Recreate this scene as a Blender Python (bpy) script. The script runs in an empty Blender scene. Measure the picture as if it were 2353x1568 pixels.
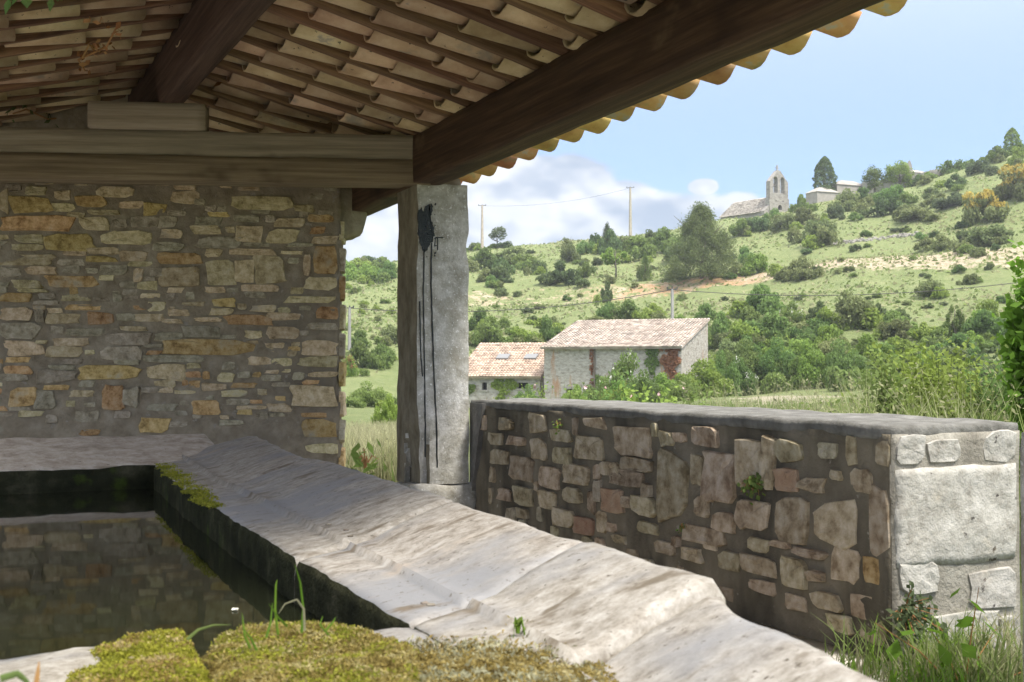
import bpy, bmesh, math, random
import numpy as np
from mathutils import Vector, Matrix, noise, Euler
R = math.radians
SC = bpy.context.scene
COL = SC.collection
random.seed(7)
rng = np.random.default_rng(11)

# ------------------------------------------------------------------ camera
CH = 1.13                                   # camera height above the floor
FPX, PW, PH = 2800., 2353., 1568.           # focal length and frame of the measuring view
YAW, PIT = R(26.17), R(1.15)
cam_d = bpy.data.cameras.new('camera')
cam_d.sensor_width = 36; cam_d.lens = 36 * FPX / PW
cam_d.clip_start = .05; cam_d.clip_end = 3000
cam_d.dof.use_dof = True; cam_d.dof.focus_distance = 8.0; cam_d.dof.aperture_fstop = 11
cam = bpy.data.objects.new('camera', cam_d); COL.objects.link(cam)
cam.location = (0, 0, CH); cam.rotation_euler = (R(90) + PIT, 0, -YAW)
SC.camera = cam
C0 = np.array([0, 0, CH])
FW = np.array([math.sin(YAW)*math.cos(PIT), math.cos(YAW)*math.cos(PIT), math.sin(PIT)])
RT = np.array([math.cos(YAW), -math.sin(YAW), 0.]); UP = np.cross(RT, FW)
def ray(x, y): return FW + RT*(x-PW/2)/FPX - UP*(y-PH/2)/FPX
def atX(x, y, X): r = ray(x, y); return C0 + r*X/r[0]
def atY(x, y, Y): r = ray(x, y); return C0 + r*Y/r[1]
def atZ(x, y, Z): r = ray(x, y); return C0 + r*(Z-CH)/r[2]
def onplane(x, y, A, n):
    r = ray(x, y); return C0 + r*(((A-C0) @ n)/(r @ n))

# ------------------------------------------------------------------ sky, sun, exposure
SUN_AZ = R(155)        # direction towards the sun, clockwise from +Y
SUN_EL = R(62)
w = bpy.data.worlds.new('World'); SC.world = w; w.use_nodes = True
nt = w.node_tree; nt.nodes.clear()
def N(t, **k):
    n = nt.nodes.new(t)
    for a, b in k.items(): setattr(n, a, b)
    return n
L = lambda a, b: nt.links.new(a, b)
wo = N('ShaderNodeOutputWorld'); bgd = N('ShaderNodeBackground'); bgd.inputs[1].default_value = .05
w.cycles.sampling_method = 'MANUAL'; w.cycles.sample_map_resolution = 512
sky = N('ShaderNodeTexSky', sky_type='NISHITA', sun_disc=False, sun_elevation=SUN_EL, sun_rotation=SUN_AZ)
sky.air_density = 1.0; sky.dust_density = .5; sky.ozone_density = 3.0
tc = N('ShaderNodeTexCoord')
def vmath(op, a, b=None):
    n = N('ShaderNodeVectorMath', operation=op)
    for i, v in enumerate((a, b)):
        if v is None: continue
        if isinstance(v, (tuple, list)): n.inputs[i].default_value = v
        else: L(v, n.inputs[i])
    return n
def fm(op, a, b=None, c=None, clamp=False):
    n = N('ShaderNodeMath', operation=op, use_clamp=clamp)
    for i, v in enumerate((a, b, c)):
        if v is None: continue
        if isinstance(v, (int, float)): n.inputs[i].default_value = v
        else: L(v, n.inputs[i])
    return n.outputs[0]
def mrange(v, a, b, c=0., d=1., it='SMOOTHSTEP'):
    n = N('ShaderNodeMapRange', interpolation_type=it); L(v, n.inputs[0])
    for i, q in enumerate((a, b, c, d)): n.inputs[i+1].default_value = q
    return n.outputs[0]
dirv = vmath('NORMALIZE', tc.outputs['Generated']).outputs[0]
sep = N('ShaderNodeSeparateXYZ'); L(dirv, sep.inputs[0])
# cumulus banks: soft lumps in the directions where the clouds stand, edges broken by noise
def skynoise(scale, detail, rough, off, zs=1.6):
    m = N('ShaderNodeMapping'); L(dirv, m.inputs[0]); m.inputs['Scale'].default_value = (scale, scale, scale*zs)
    m.inputs['Location'].default_value = off
    n = N('ShaderNodeTexNoise'); n.inputs['Scale'].default_value = 1; n.inputs['Detail'].default_value = detail
    n.inputs['Roughness'].default_value = rough; L(m.outputs[0], n.inputs[0]); return n.outputs[0]
n_big = skynoise(6, 4, .62, (3.1, 1.7, 0)); n_fin = skynoise(22, 4, .62, (.4, 5.2, 1)); n_sh = skynoise(10, 3, .55, (7, 2, .5), 2.4)
lumps = None
for (px, py, rx, ry, k) in [(1180,405,150,52,1.0),(1320,420,95,62,1.0),(1390,465,110,50,1.0),(1150,490,130,60,.9),(870,520,170,70,.95),
                            (1280,480,180,70,.85),(1500,505,220,60,.8),(1618,430,34,18,.9),(830,585,120,45,.8),(1640,470,140,40,.55),(1200,545,240,45,.75)]:
    d = ray(px, py); d /= np.linalg.norm(d)
    hx = np.array([d[1], -d[0], 0]); hx /= np.linalg.norm(hx); vz = np.cross(hx, d)
    dx = vmath('DOT_PRODUCT', dirv, tuple(hx*FPX/rx)).outputs['Value']
    dy = vmath('DOT_PRODUCT', dirv, tuple(vz*FPX/ry)).outputs['Value']
    fr = vmath('DOT_PRODUCT', dirv, tuple(d)).outputs['Value']
    r2 = fm('ADD', fm('MULTIPLY', dx, dx), fm('MULTIPLY', dy, dy))
    g = fm('MULTIPLY', fm('EXPONENT', fm('MULTIPLY', r2, -.7)), k)
    g = fm('MULTIPLY', g, fm('GREATER_THAN', fr, 0))
    lumps = g if lumps is None else fm('MAXIMUM', lumps, g)
el = sep.outputs[2]
band = fm('MULTIPLY', mrange(el, -.02, .05), mrange(el, .6, .12))      # scattered clouds low all round the sky
gen = fm('MULTIPLY', mrange(skynoise(3.2, 3, .6, (1.2, 9, 2)), .5, .7), band)
# away from the frame the same kind of cloud carries on
vd = vmath('DOT_PRODUCT', dirv, tuple(FW)).outputs['Value']
gen = fm('MULTIPLY', gen, mrange(vd, .93, .8))
gen2 = fm('MULTIPLY', fm('MULTIPLY', mrange(el, -.05, .02), mrange(el, .2, .06)), .34)
dens = fm('MAXIMUM', fm('MAXIMUM', lumps, gen), gen2)
dens = fm('ADD', dens, fm('MULTIPLY', fm('SUBTRACT', n_big, .5), .75))
dens = fm('ADD', dens, fm('MULTIPLY', fm('SUBTRACT', n_fin, .5), .42))
cl = mrange(dens, .36, .52)
n_up = skynoise(6, 4, .62, (3.1, 1.7, .14)); shade = fm('ADD', fm('MULTIPLY', mrange(fm('SUBTRACT', n_big, n_up), -.07, .09), .75), fm('MULTIPLY', mrange(n_sh, .35, .6), .3), clamp=True)
cr = N('ShaderNodeMix', data_type='RGBA'); L(shade, cr.inputs[0])
cr.inputs[6].default_value = (1.6, 2.0, 2.6, 1); cr.inputs[7].default_value = (4.0, 4.05, 4.15, 1)
# thin veil that whitens the blue
veil = N('ShaderNodeMix', data_type='RGBA'); tint = N('ShaderNodeMix', data_type='RGBA', blend_type='MULTIPLY'); tint.inputs[0].default_value = 1; L(sky.outputs[0], tint.inputs[6]); tint.inputs[7].default_value = (.5, .58, .72, 1); L(tint.outputs[2], veil.inputs[6]); veil.inputs[7].default_value = (9.0, 9.0, 9.2, 1)
rightness = vmath('DOT_PRODUCT', dirv, tuple(RT)).outputs['Value']
L(fm('ADD', fm('MULTIPLY', mrange(el, .1, .85), fm('MULTIPLY_ADD', skynoise(2.0, 2, .5, (5, 3, 8)), .5, .65)), mrange(el, .02, .3, .0, .06, 'LINEAR'), clamp=True), veil.inputs[0])
mx = N('ShaderNodeMix', data_type='RGBA'); L(fm('MULTIPLY', cl, .92), mx.inputs[0]); L(veil.outputs[2], mx.inputs[6]); L(cr.outputs[2], mx.inputs[7])
L(mx.outputs[2], bgd.inputs[0]); L(bgd.outputs[0], wo.inputs[0])

sd = bpy.data.lights.new('sun', 'SUN'); sd.energy = 1.2; sd.angle = R(12); sd.color = (1, .95, .86)
sun = bpy.data.objects.new('sun', sd); COL.objects.link(sun)
sdir = Vector((math.sin(SUN_AZ)*math.cos(SUN_EL), math.cos(SUN_AZ)*math.cos(SUN_EL), math.sin(SUN_EL)))
sun.rotation_euler = sdir.to_track_quat('Z', 'Y').to_euler(); sun.location = (20, -30, 60)
vs = SC.view_settings
vs.view_transform = 'Standard'; vs.look = 'None'; vs.exposure = 2.45; vs.gamma = 1.0; vs.use_curve_mapping = False
SC.cycles.max_bounces = 8; SC.cycles.diffuse_bounces = 5; SC.cycles.glossy_bounces = 4
SC.cycles.transparent_max_bounces = 12
SC.cycles.caustics_reflective = False; SC.cycles.caustics_refractive = False

# ------------------------------------------------------------------ materials
MATS = {}
def mat(name, stops, scale=4., stretch=(1,1,1), rough=.9, bump=.4, bscale=None, vary=.12, hue=.015, spec=.25,
        blot=None, island=0., transl=0., detail=5., bdist=.01, nrough=.62, attr=None, streak=None):
    """noise-coloured surface. stops: list of (position, rgb). blot: (scale, lo, hi, rgb) patches of another colour;
    island: per-piece brightness spread; transl: leaf translucency."""
    m = bpy.data.materials.new(name); m.use_nodes = True; t = m.node_tree; t.nodes.clear()
    def n(ty, **k):
        q = t.nodes.new(ty)
        for a, b in k.items(): setattr(q, a, b)
        return q
    l = t.links.new
    out = n('ShaderNodeOutputMaterial'); b = n('ShaderNodeBsdfPrincipled')
    b.inputs['Roughness'].default_value = rough; b.inputs['Specular IOR Level'].default_value = spec
    co = n('ShaderNodeTexCoord'); oi = n('ShaderNodeObjectInfo')
    mp = n('ShaderNodeMapping'); mp.inputs['Scale'].default_value = stretch
    l(co.outputs['Object'], mp.inputs[0])
    off = n('ShaderNodeVectorMath', operation='MULTIPLY_ADD')         # every object its own piece of the pattern
    cmb = n('ShaderNodeCombineXYZ'); 
    for i in range(3): l(oi.outputs['Random'], cmb.inputs[i])
    l(cmb.outputs[0], off.inputs[0]); off.inputs[1].default_value = (17.3, 9.1, 23.7); l(mp.outputs[0], off.inputs[2])
    vec = off.outputs[0]
    ns = n('ShaderNodeTexNoise'); ns.inputs['Scale'].default_value = scale; ns.inputs['Detail'].default_value = detail
    ns.inputs['Roughness'].default_value = nrough; l(vec, ns.inputs[0])
    rp = n('ShaderNodeValToRGB'); l(ns.outputs[0], rp.inputs[0])
    while len(rp.color_ramp.elements) < len(stops): rp.color_ramp.elements.new(.5)
    for e, (p, c) in zip(rp.color_ramp.elements, stops): e.position = p; e.color = (*c, 1)
    colr = rp.outputs[0]
    for bl in (blot or []):
        bn = n('ShaderNodeTexNoise'); bn.inputs['Scale'].default_value = bl[0]; bn.inputs['Detail'].default_value = 4; bn.inputs['Roughness'].default_value = .65
        if len(bl) > 4:
            m2 = n('ShaderNodeMapping'); m2.inputs['Scale'].default_value = bl[4]; l(co.outputs['Object'], m2.inputs[0]); 
            o2 = n('ShaderNodeVectorMath', operation='ADD'); l(m2.outputs[0], o2.inputs[0]); l(cmb.outputs[0], o2.inputs[1]); l(o2.outputs[0], bn.inputs[0])
        else: l(vec, bn.inputs[0])
        mr = n('ShaderNodeMapRange', interpolation_type='SMOOTHSTEP'); l(bn.outputs[0], mr.inputs[0]); mr.inputs[1].default_value = bl[1]; mr.inputs[2].default_value = bl[2]
        mxx = n('ShaderNodeMix', data_type='RGBA'); l(mr.outputs[0], mxx.inputs[0]); l(colr, mxx.inputs[6]); mxx.inputs[7].default_value = (*bl[3], 1)
        colr = mxx.outputs[2]
    hs = n('ShaderNodeHueSaturation'); l(colr, hs.inputs['Color'])
    v = n('ShaderNodeMapRange'); l(oi.outputs['Random'], v.inputs[0]); v.inputs[3].default_value = 1-vary; v.inputs[4].default_value = 1+vary
    val = v.outputs[0]
    if island:
        ge = n('ShaderNodeNewGeometry'); v2 = n('ShaderNodeMapRange'); l(ge.outputs['Random Per Island'], v2.inputs[0])
        v2.inputs[3].default_value = 1-island; v2.inputs[4].default_value = 1+island
        mu = n('ShaderNodeMath', operation='MULTIPLY'); l(val, mu.inputs[0]); l(v2.outputs[0], mu.inputs[1]); val = mu.outputs[0]
    l(val, hs.inputs['Value'])
    hm = n('ShaderNodeMath', operation='MULTIPLY'); l(oi.outputs['Random'], hm.inputs[0]); hm.inputs[1].default_value = 7.31
    hf = n('ShaderNodeMath', operation='FRACT'); l(hm.outputs[0], hf.inputs[0])
    hr = n('ShaderNodeMapRange'); l(hf.outputs[0], hr.inputs[0]); hr.inputs[3].default_value = .5-hue; hr.inputs[4].default_value = .5+hue
    l(hr.outputs[0], hs.inputs['Hue'])
    l(hs.outputs[0], b.inputs['Base Color'])
    if bump:
        b2 = n('ShaderNodeTexNoise'); b2.inputs['Scale'].default_value = bscale or scale*4; b2.inputs['Detail'].default_value = 5; b2.inputs['Roughness'].default_value = .68
        l(vec, b2.inputs[0])
        bp = n('ShaderNodeBump'); bp.inputs['Strength'].default_value = bump; bp.inputs['Distance'].default_value = bdist
        l(b2.outputs[0], bp.inputs['Height']); l(bp.outputs[0], b.inputs['Normal'])
    if transl:
        tr = n('ShaderNodeBsdfTranslucent'); l(hs.outputs[0], tr.inputs[0])
        ms = n('ShaderNodeMixShader'); ms.inputs[0].default_value = transl; l(b.outputs[0], ms.inputs[1]); l(tr.outputs[0], ms.inputs[2]); l(ms.outputs[0], out.inputs[0])
    else: l(b.outputs[0], out.inputs[0])
    MATS[name] = m; return m

mat('mortar', [(.3,(.22,.185,.125)),(.52,(.33,.285,.205)),(.72,(.44,.39,.295))], 9, bump=.9, bscale=30, blot=[(1.2,.52,.74,(.23,.2,.15)),(16,.62,.7,(.36,.33,.28))], bdist=.012)
mat('stone_ochre', [(.33,(.24,.15,.06)),(.48,(.5,.34,.15)),(.66,(.66,.5,.27))], 16, nrough=.72, bump=1, bscale=22, vary=.2, hue=.02, bdist=.012, blot=[(4,.55,.75,(.42,.37,.28))])
mat('stone_yellow', [(.33,(.3,.235,.13)),(.48,(.53,.43,.26)),(.66,(.7,.61,.43))], 16, nrough=.72, bump=1, bscale=22, vary=.18, hue=.018, bdist=.012, blot=[(4,.58,.75,(.36,.31,.24))])
mat('stone_grey', [(.33,(.22,.185,.125)),(.48,(.37,.325,.235)),(.66,(.52,.46,.36))], 16, nrough=.72, bump=1, bscale=22, vary=.16, hue=.015, bdist=.012)
mat('low_mortar', [(.3,(.15,.125,.088)),(.55,(.22,.188,.138)),(.75,(.29,.25,.19))], 5, bump=.9, bscale=30, blot=[(1.6,.46,.62,(.085,.073,.054),(1,1,.35)),(16,.64,.72,(.33,.3,.25))], bdist=.012)
mat('low_stone', [(.33,(.22,.165,.1)),(.48,(.4,.325,.215)),(.66,(.55,.475,.36))], 15, bump=1, bscale=26, vary=.2, hue=.02, bdist=.012)
mat('low_stone_red', [(.3,(.3,.17,.11)),(.5,(.4,.27,.18)),(.72,(.46,.36,.27))], 7, bump=1, bscale=26, vary=.1, bdist=.012)
mat('lime_stone', [(.3,(.26,.24,.205)),(.48,(.4,.38,.34)),(.68,(.52,.5,.46))], 12, nrough=.72, bump=1, bscale=14, vary=.08, hue=.008, bdist=.014,
    blot=[(9,.62,.67,(.07,.06,.055)),(3,.6,.78,(.42,.35,.25))])
mat('end_mortar', [(.3,(.22,.2,.165)),(.5,(.31,.285,.24)),(.72,(.4,.375,.325))], 8, bump=1, bscale=34, vary=.05, bdist=.012, blot=[(10,.66,.7,(.07,.06,.055))])
mat('coping', [(.3,(.1,.095,.085)),(.5,(.17,.164,.15)),(.72,(.25,.242,.225))], 9, bump=1, bscale=36, bdist=.01, blot=[(2.5,.52,.7,(.13,.125,.11))])
mat('pillar_stone', [(.3,(.24,.22,.18)),(.46,(.39,.37,.325)),(.58,(.51,.49,.45)),(.72,(.66,.65,.61))], 11, bump=1, bscale=40, bdist=.008, nrough=.7,
    blot=[(2.2,.5,.7,(.31,.285,.235)),(60,.6,.66,(.68,.67,.64)),(1.6,.68,.76,(.42,.27,.1))])
mat('slab_stone', [(.34,(.12,.1,.075)),(.44,(.24,.215,.178)),(.54,(.325,.3,.26)),(.68,(.45,.425,.385))], 20, (1,1.35,1), rough=.6, bump=.5, bscale=36, spec=.3, bdist=.005, vary=.05, hue=.006, nrough=.8, detail=8,
    blot=[(1.3,.48,.68,(.23,.23,.235)),(7,.58,.68,(.15,.125,.092),(.6,1.6,1)),(2.5,.6,.76,(.35,.275,.19)),(55,.62,.68,(.09,.075,.055)),(4,.62,.72,(.42,.4,.37),(.5,2,1))])
mat('pillar_side', [(.3,(.12,.095,.065)),(.5,(.2,.168,.122)),(.72,(.3,.26,.2))], 10, (1,1,.5), bump=1, bscale=36, bdist=.008, nrough=.7, blot=[(3,.58,.72,(.09,.07,.048),(1,1,.3))])  # darker brown than the other faces, for the left side of each shaft
mat('rim_stone', [(.3,(.26,.215,.155)),(.5,(.42,.365,.285)),(.7,(.55,.5,.42))], 14, bump=1, bscale=30, rough=.85, bdist=.008, vary=.04, nrough=.72, blot=[(3,.6,.74,(.24,.2,.14)),(40,.64,.7,(.16,.13,.1))])
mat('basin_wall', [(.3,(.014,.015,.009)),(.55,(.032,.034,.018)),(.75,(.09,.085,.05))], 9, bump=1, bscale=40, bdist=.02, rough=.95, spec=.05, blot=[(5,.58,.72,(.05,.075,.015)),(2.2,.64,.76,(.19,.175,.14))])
mat('beam_grey', [(.3,(.2,.165,.115)),(.5,(.31,.262,.188)),(.7,(.4,.345,.26))], 3, (.4,11,11), bump=.8, bscale=6, vary=.06, blot=[(2,.6,.74,(.08,.055,.035),(.5,1,1)),(1.2,.52,.7,(.23,.2,.145),(.5,1,3))], bdist=.006)
mat('beam_brown', [(.3,(.035,.016,.009)),(.5,(.068,.034,.02)),(.7,(.125,.07,.042))], 3, (.4,11,11), bump=.8, bscale=6, vary=.08, rough=.7, blot=[(1.6,.56,.7,(.028,.013,.008),(.6,1,1)),(2.6,.62,.75,(.15,.095,.058),(.6,1,1))], bdist=.006)
mat('beam_lower', [(.3,(.13,.095,.06)),(.5,(.215,.16,.105)),(.7,(.3,.235,.16))], 3, (.4,11,11), bump=.8, bscale=6, vary=.04, blot=[(1.7,.58,.72,(.07,.045,.028),(.6,1,1))], bdist=.006)
mat('beam_dark', [(.3,(.04,.023,.015)),(.5,(.078,.048,.031)),(.7,(.125,.084,.056))], 3, (.4,11,11), bump=.8, bscale=6, vary=.08, rough=.8, bdist=.006)
mat('rafter_wood', [(.3,(.1,.052,.027)),(.5,(.2,.112,.06)),(.7,(.32,.2,.11))], 3, (.5,14,14), bump=.8, bscale=6, vary=.34, hue=.012, rough=.75, bdist=.006, blot=[(2,.58,.7,(.06,.03,.018),(.6,1,1))])
mat('clay_tile', [(.3,(.34,.225,.13)),(.5,(.5,.365,.225)),(.7,(.63,.5,.335))], 5, bump=.7, bscale=30, vary=.3, hue=.02, bdist=.006, blot=[(3,.56,.7,(.3,.26,.2)),(22,.66,.7,(.08,.06,.04)),(5,.64,.72,(.36,.3,.24))])
mat('eave_tile', [(.3,(.42,.2,.09)),(.5,(.58,.33,.14)),(.7,(.66,.46,.24))], 6, bump=.5, bscale=30, vary=.26, hue=.035, bdist=.006, blot=[(4,.54,.66,(.36,.32,.17)),(6,.56,.68,(.47,.43,.37))])
mat('lime_mortar', [(.3,(.36,.3,.22)),(.5,(.5,.44,.35)),(.7,(.6,.54,.45))], 9, bump=1, bscale=40, bdist=.01)
mat('paint_black', [(.3,(.006,.009,.009)),(.7,(.02,.028,.027))], 30, rough=.35, bump=.6, bscale=90, spec=.4, vary=0, blot=[(40,.66,.7,(.2,.19,.17))])
mat('ground_floor', [(.3,(.36,.33,.28)),(.5,(.5,.47,.4)),(.7,(.6,.56,.5))], 3, bump=.8, bscale=20)
GR = dict(island=.28, bump=0, rough=.75, spec=.2, transl=.5)
mat('leaf_dark', [(.35,(.095,.14,.052)),(.65,(.14,.195,.075))], 1.2, vary=.22, hue=.02, **GR)
mat('leaf_mid', [(.35,(.145,.22,.06)),(.65,(.195,.275,.082))], 1.2, vary=.2, hue=.02, **GR)
mat('leaf_bright', [(.35,(.2,.29,.055)),(.65,(.265,.35,.085))], 1.2, vary=.16, hue=.015, **GR)
mat('leaf_olive', [(.35,(.175,.215,.082)),(.65,(.23,.265,.11))], 1.2, vary=.18, hue=.015, **GR)
mat('leaf_yellow', [(.35,(.4,.33,.07)),(.65,(.5,.41,.1))], 1.2, vary=.12, hue=.01, **GR)
mat('leaf_pine', [(.35,(.13,.165,.06)),(.65,(.19,.22,.085))], 1.2, vary=.1, hue=.01, **GR)
mat('leaf_grey', [(.35,(.10,.135,.065)),(.65,(.15,.19,.09))], 1.2, vary=.12, hue=.01, **GR)
mat('leaf_rust', [(.35,(.3,.15,.075)),(.65,(.4,.23,.13))], 1.2, vary=.12, hue=.01, **GR)
mat('grass_green', [(.35,(.15,.21,.06)),(.65,(.22,.28,.09))], .9, vary=.1, hue=.01, **GR)
mat('grass_straw', [(.35,(.27,.28,.14)),(.65,(.4,.39,.23))], .9, vary=.1, hue=.01, **GR)
mat('grass_lime', [(.35,(.12,.22,.02)),(.65,(.19,.32,.04))], .9, vary=.1, hue=.01, **GR)
mat('moss_green', [(.35,(.19,.205,.022)),(.65,(.37,.36,.05))], 22, vary=.1, hue=.008, **GR)
mat('moss_brown', [(.33,(.16,.11,.03)),(.5,(.34,.26,.085)),(.66,(.5,.43,.23))], 26, vary=.1, hue=.01, **GR)
mat('moss_pale', [(.35,(.3,.29,.17)),(.65,(.46,.44,.3))], 14, vary=.1, hue=.008, **GR)
mat('flower_white', [(.35,(.62,.62,.5)),(.65,(.75,.74,.64))], 3, bump=0)
mat('flower_pink', [(.35,(.7,.45,.45)),(.65,(.8,.6,.58))], 3, bump=0)
mat('bark', [(.3,(.09,.075,.055)),(.5,(.16,.135,.105)),(.7,(.24,.21,.17))], 4, (4,4,.6), bump=.8, bscale=14)
mat('concrete_pole', [(.3,(.34,.3,.23)),(.7,(.46,.41,.33))], 3, bump=.2)
mat('grey_wood', [(.3,(.26,.25,.24)),(.7,(.38,.37,.35))], 3, (4,4,.5), bump=.3)
mat('iron', [(.3,(.05,.048,.045)),(.7,(.09,.085,.08))], 5, bump=.2, rough=.6)
mat('house_stone', [(.3,(.24,.215,.18)),(.45,(.39,.36,.31)),(.6,(.48,.45,.4)),(.75,(.55,.52,.47))], 3.4, (1,1,2.0), bump=1, bscale=5, detail=4, bdist=.06, vary=.03, hue=.004,
    blot=[(.55,.56,.66,(.4,.24,.15),(1.6,1.6,.35)),(1.1,.6,.75,(.33,.31,.28))])
mat('house_tile', [(.3,(.28,.225,.185)),(.5,(.41,.345,.29)),(.7,(.5,.44,.385))], 1.5, bump=0, island=.3, vary=.02, hue=.004, blot=[(.5,.55,.7,(.4,.36,.31))])
mat('annex_tile', [(.3,(.32,.235,.175)),(.5,(.43,.335,.26)),(.7,(.5,.42,.34))], 1.5, bump=0, island=.28, vary=.02, hue=.004)
mat('stone_roof', [(.3,(.23,.205,.175)),(.5,(.32,.29,.25)),(.7,(.4,.37,.32))], 2, bump=0, island=.3, vary=.02, hue=.004)
mat('chapel_stone', [(.3,(.2,.185,.165)),(.5,(.31,.29,.26)),(.7,(.4,.375,.34))], 1.6, (1,1,2), bump=1, bscale=4, bdist=.06, vary=.03, hue=.004)
mat('tomb_stone', [(.3,(.27,.25,.22)),(.7,(.39,.365,.33))], 1.2, bump=.5, bscale=4)
mat('dark_void', [(.3,(.012,.011,.01)),(.7,(.02,.018,.016))], 2, bump=0)
mat('dry_twig', [(.3,(.3,.16,.06)),(.7,(.45,.26,.1))], 6, bump=0)

# water: dark, still, reflecting
m = bpy.data.materials.new('water'); m.use_nodes = True; t = m.node_tree; b = t.nodes['Principled BSDF']
b.inputs['Base Color'].default_value = (.012, .014, .007, 1); b.inputs['Roughness'].default_value = .03; b.inputs['IOR'].default_value = 1.33
b.inputs['Specular IOR Level'].default_value = .8
nz = t.nodes.new('ShaderNodeTexNoise'); nz.inputs['Scale'].default_value = 5; co = t.nodes.new('ShaderNodeTexCoord'); t.links.new(co.outputs['Object'], nz.inputs[0])
bp = t.nodes.new('ShaderNodeBump'); bp.inputs['Strength'].default_value = .012; bp.inputs['Distance'].default_value = .02
t.links.new(nz.outputs[0], bp.inputs['Height']); t.links.new(bp.outputs[0], b.inputs['Normal']); MATS['water'] = m
# sky-light glass
m = bpy.data.materials.new('roof_glass'); m.use_nodes = True; b = m.node_tree.nodes['Principled BSDF']
b.inputs['Base Color'].default_value = (.2, .2, .2, 1); b.inputs['Roughness'].default_value = .55; MATS['roof_glass'] = m

# ground: grass with dry patches and bare soil on the cut bank (attributes mark what grows where)
m = bpy.data.materials.new('ground'); m.use_nodes = True; nt = m.node_tree; nt.nodes.clear()
out = N('ShaderNodeOutputMaterial'); b = N('ShaderNodeBsdfPrincipled'); b.inputs['Roughness'].default_value = .95; b.inputs['Specular IOR Level'].default_value = .1
tc = N('ShaderNodeTexCoord')
def gnoise(s, d=6, r=.6, st=(1,1,1)):
    mp = N('ShaderNodeMapping'); mp.inputs['Scale'].default_value = st; L(tc.outputs['Object'], mp.inputs[0])
    n = N('ShaderNodeTexNoise'); n.inputs['Scale'].default_value = s; n.inputs['Detail'].default_value = d; n.inputs['Roughness'].default_value = r; L(mp.outputs[0], n.inputs[0]); return n.outputs[0]
def ramp(v, stops):
    r = N('ShaderNodeValToRGB'); L(v, r.inputs[0])
    while len(r.color_ramp.elements) < len(stops): r.color_ramp.elements.new(.5)
    for e, (p, c) in zip(r.color_ramp.elements, stops): e.position = p; e.color = (*c, 1)
    return r.outputs[0]
def mixc(f, a, c):
    n = N('ShaderNodeMix', data_type='RGBA'); L(f, n.inputs[0])
    for i, q in ((6, a), (7, c)):
        if isinstance(q, tuple): n.inputs[i].default_value = (*q, 1)
        else: L(q, n.inputs[i])
    return n.outputs[2]
def attr(nm):
    n = N('ShaderNodeAttribute', attribute_name=nm); return n.outputs['Fac']
g1 = ramp(gnoise(.35), [(.3,(.16,.2,.078)),(.5,(.21,.245,.1)),(.7,(.275,.29,.14))])
g2 = ramp(gnoise(2.2, 8, .7), [(.3,(.12,.165,.055)),(.5,(.2,.24,.1)),(.75,(.3,.31,.17))])
colr = mixc(mrange(gnoise(.9,5,.6), .3, .7), g1, g2)
colr = mixc(fm('MULTIPLY', mrange(gnoise(1.1, 8, .7), .54, .7), .4), colr, (.27,.26,.14))
pale = ramp(gnoise(2.5, 8, .7), [(.3,(.34,.28,.19)),(.55,(.5,.42,.31)),(.75,(.6,.53,.42))])
orng = ramp(gnoise(1.5, 8, .7), [(.3,(.36,.2,.1)),(.55,(.46,.29,.16)),(.75,(.52,.38,.25))])
soil = mixc(fm('MULTIPLY', attr('orange'), mrange(gnoise(.4), .35, .6)), pale, orng)
sm = mrange(fm('ADD', attr('soil'), fm('MULTIPLY', fm('SUBTRACT', gnoise(.9, 9, .78), .5), 2.3)), .4, .62)
colr = mixc(sm, colr, soil)
dm = mrange(fm('ADD', attr('dry'), fm('MULTIPLY', fm('SUBTRACT', gnoise(.5, 6, .6, (.4,1,1)), .5), 1.6)), .45, .65)
colr = mixc(dm, colr, (.44,.39,.28))
colr = mixc(mrange(fm('ADD', attr('bounce_gravel'), fm('MULTIPLY', fm('SUBTRACT', gnoise(1.2), .5), .6)), .4, .6), colr, ramp(gnoise(9, 8, .75), [(.3,(.42,.39,.33)),(.6,(.56,.53,.46)),(.8,(.66,.62,.56))]))
L(colr, b.inputs['Base Color'])
bp = N('ShaderNodeBump'); bp.inputs['Strength'].default_value = 1; bp.inputs['Distance'].default_value = .35; L(gnoise(2.6, 9, .75), bp.inputs['Height']); L(bp.outputs[0], b.inputs['Normal'])
L(b.outputs[0], out.inputs[0]); MATS['ground'] = m

# ------------------------------------------------------------------ object helpers
def tag(o, label=None, cat=None, group=None, kind=None):
    if label: o['label'] = label
    if cat: o['category'] = cat
    if group: o['group'] = group
    if kind: o['kind'] = kind
    return o
def empty(name, loc, label=None, cat=None, group=None):
    o = bpy.data.objects.new(name, None); COL.objects.link(o); o.location = loc; o.empty_display_size = .1
    return tag(o, label, cat, group)
def link(name, me, parent=None, mats=None):
    o = bpy.data.objects.new(name, me); COL.objects.link(o)
    if mats and not me.materials:
        for q in ([mats] if isinstance(mats, str) else mats): me.materials.append(MATS[q])
    if parent is not None:
        o.parent = parent
        o.matrix_parent_inverse = Matrix.Translation(-Vector(parent.location)) if parent.parent is None else Matrix.Identity(4)
    return o
def mk(name, verts, faces, mats, parent=None, smooth=False, mi=None):
    """mesh in world coordinates; a top-level mesh gets its origin at its base"""
    me = bpy.data.meshes.new(name)
    V = np.asarray(verts, float)
    if parent is None:
        c = np.array([(V[:,0].min()+V[:,0].max())/2, (V[:,1].min()+V[:,1].max())/2, V[:,2].min()]); V = V - c
    me.from_pydata(V.tolist(), [], [tuple(int(i) for i in f) for f in faces]); me.update()
    if smooth: me.polygons.foreach_set('use_smooth', [True]*len(me.polygons))
    o = link(name, me, parent, mats)
    if mi is not None: me.polygons.foreach_set('material_index', mi)
    if parent is None: o.location = c
    return o
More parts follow.
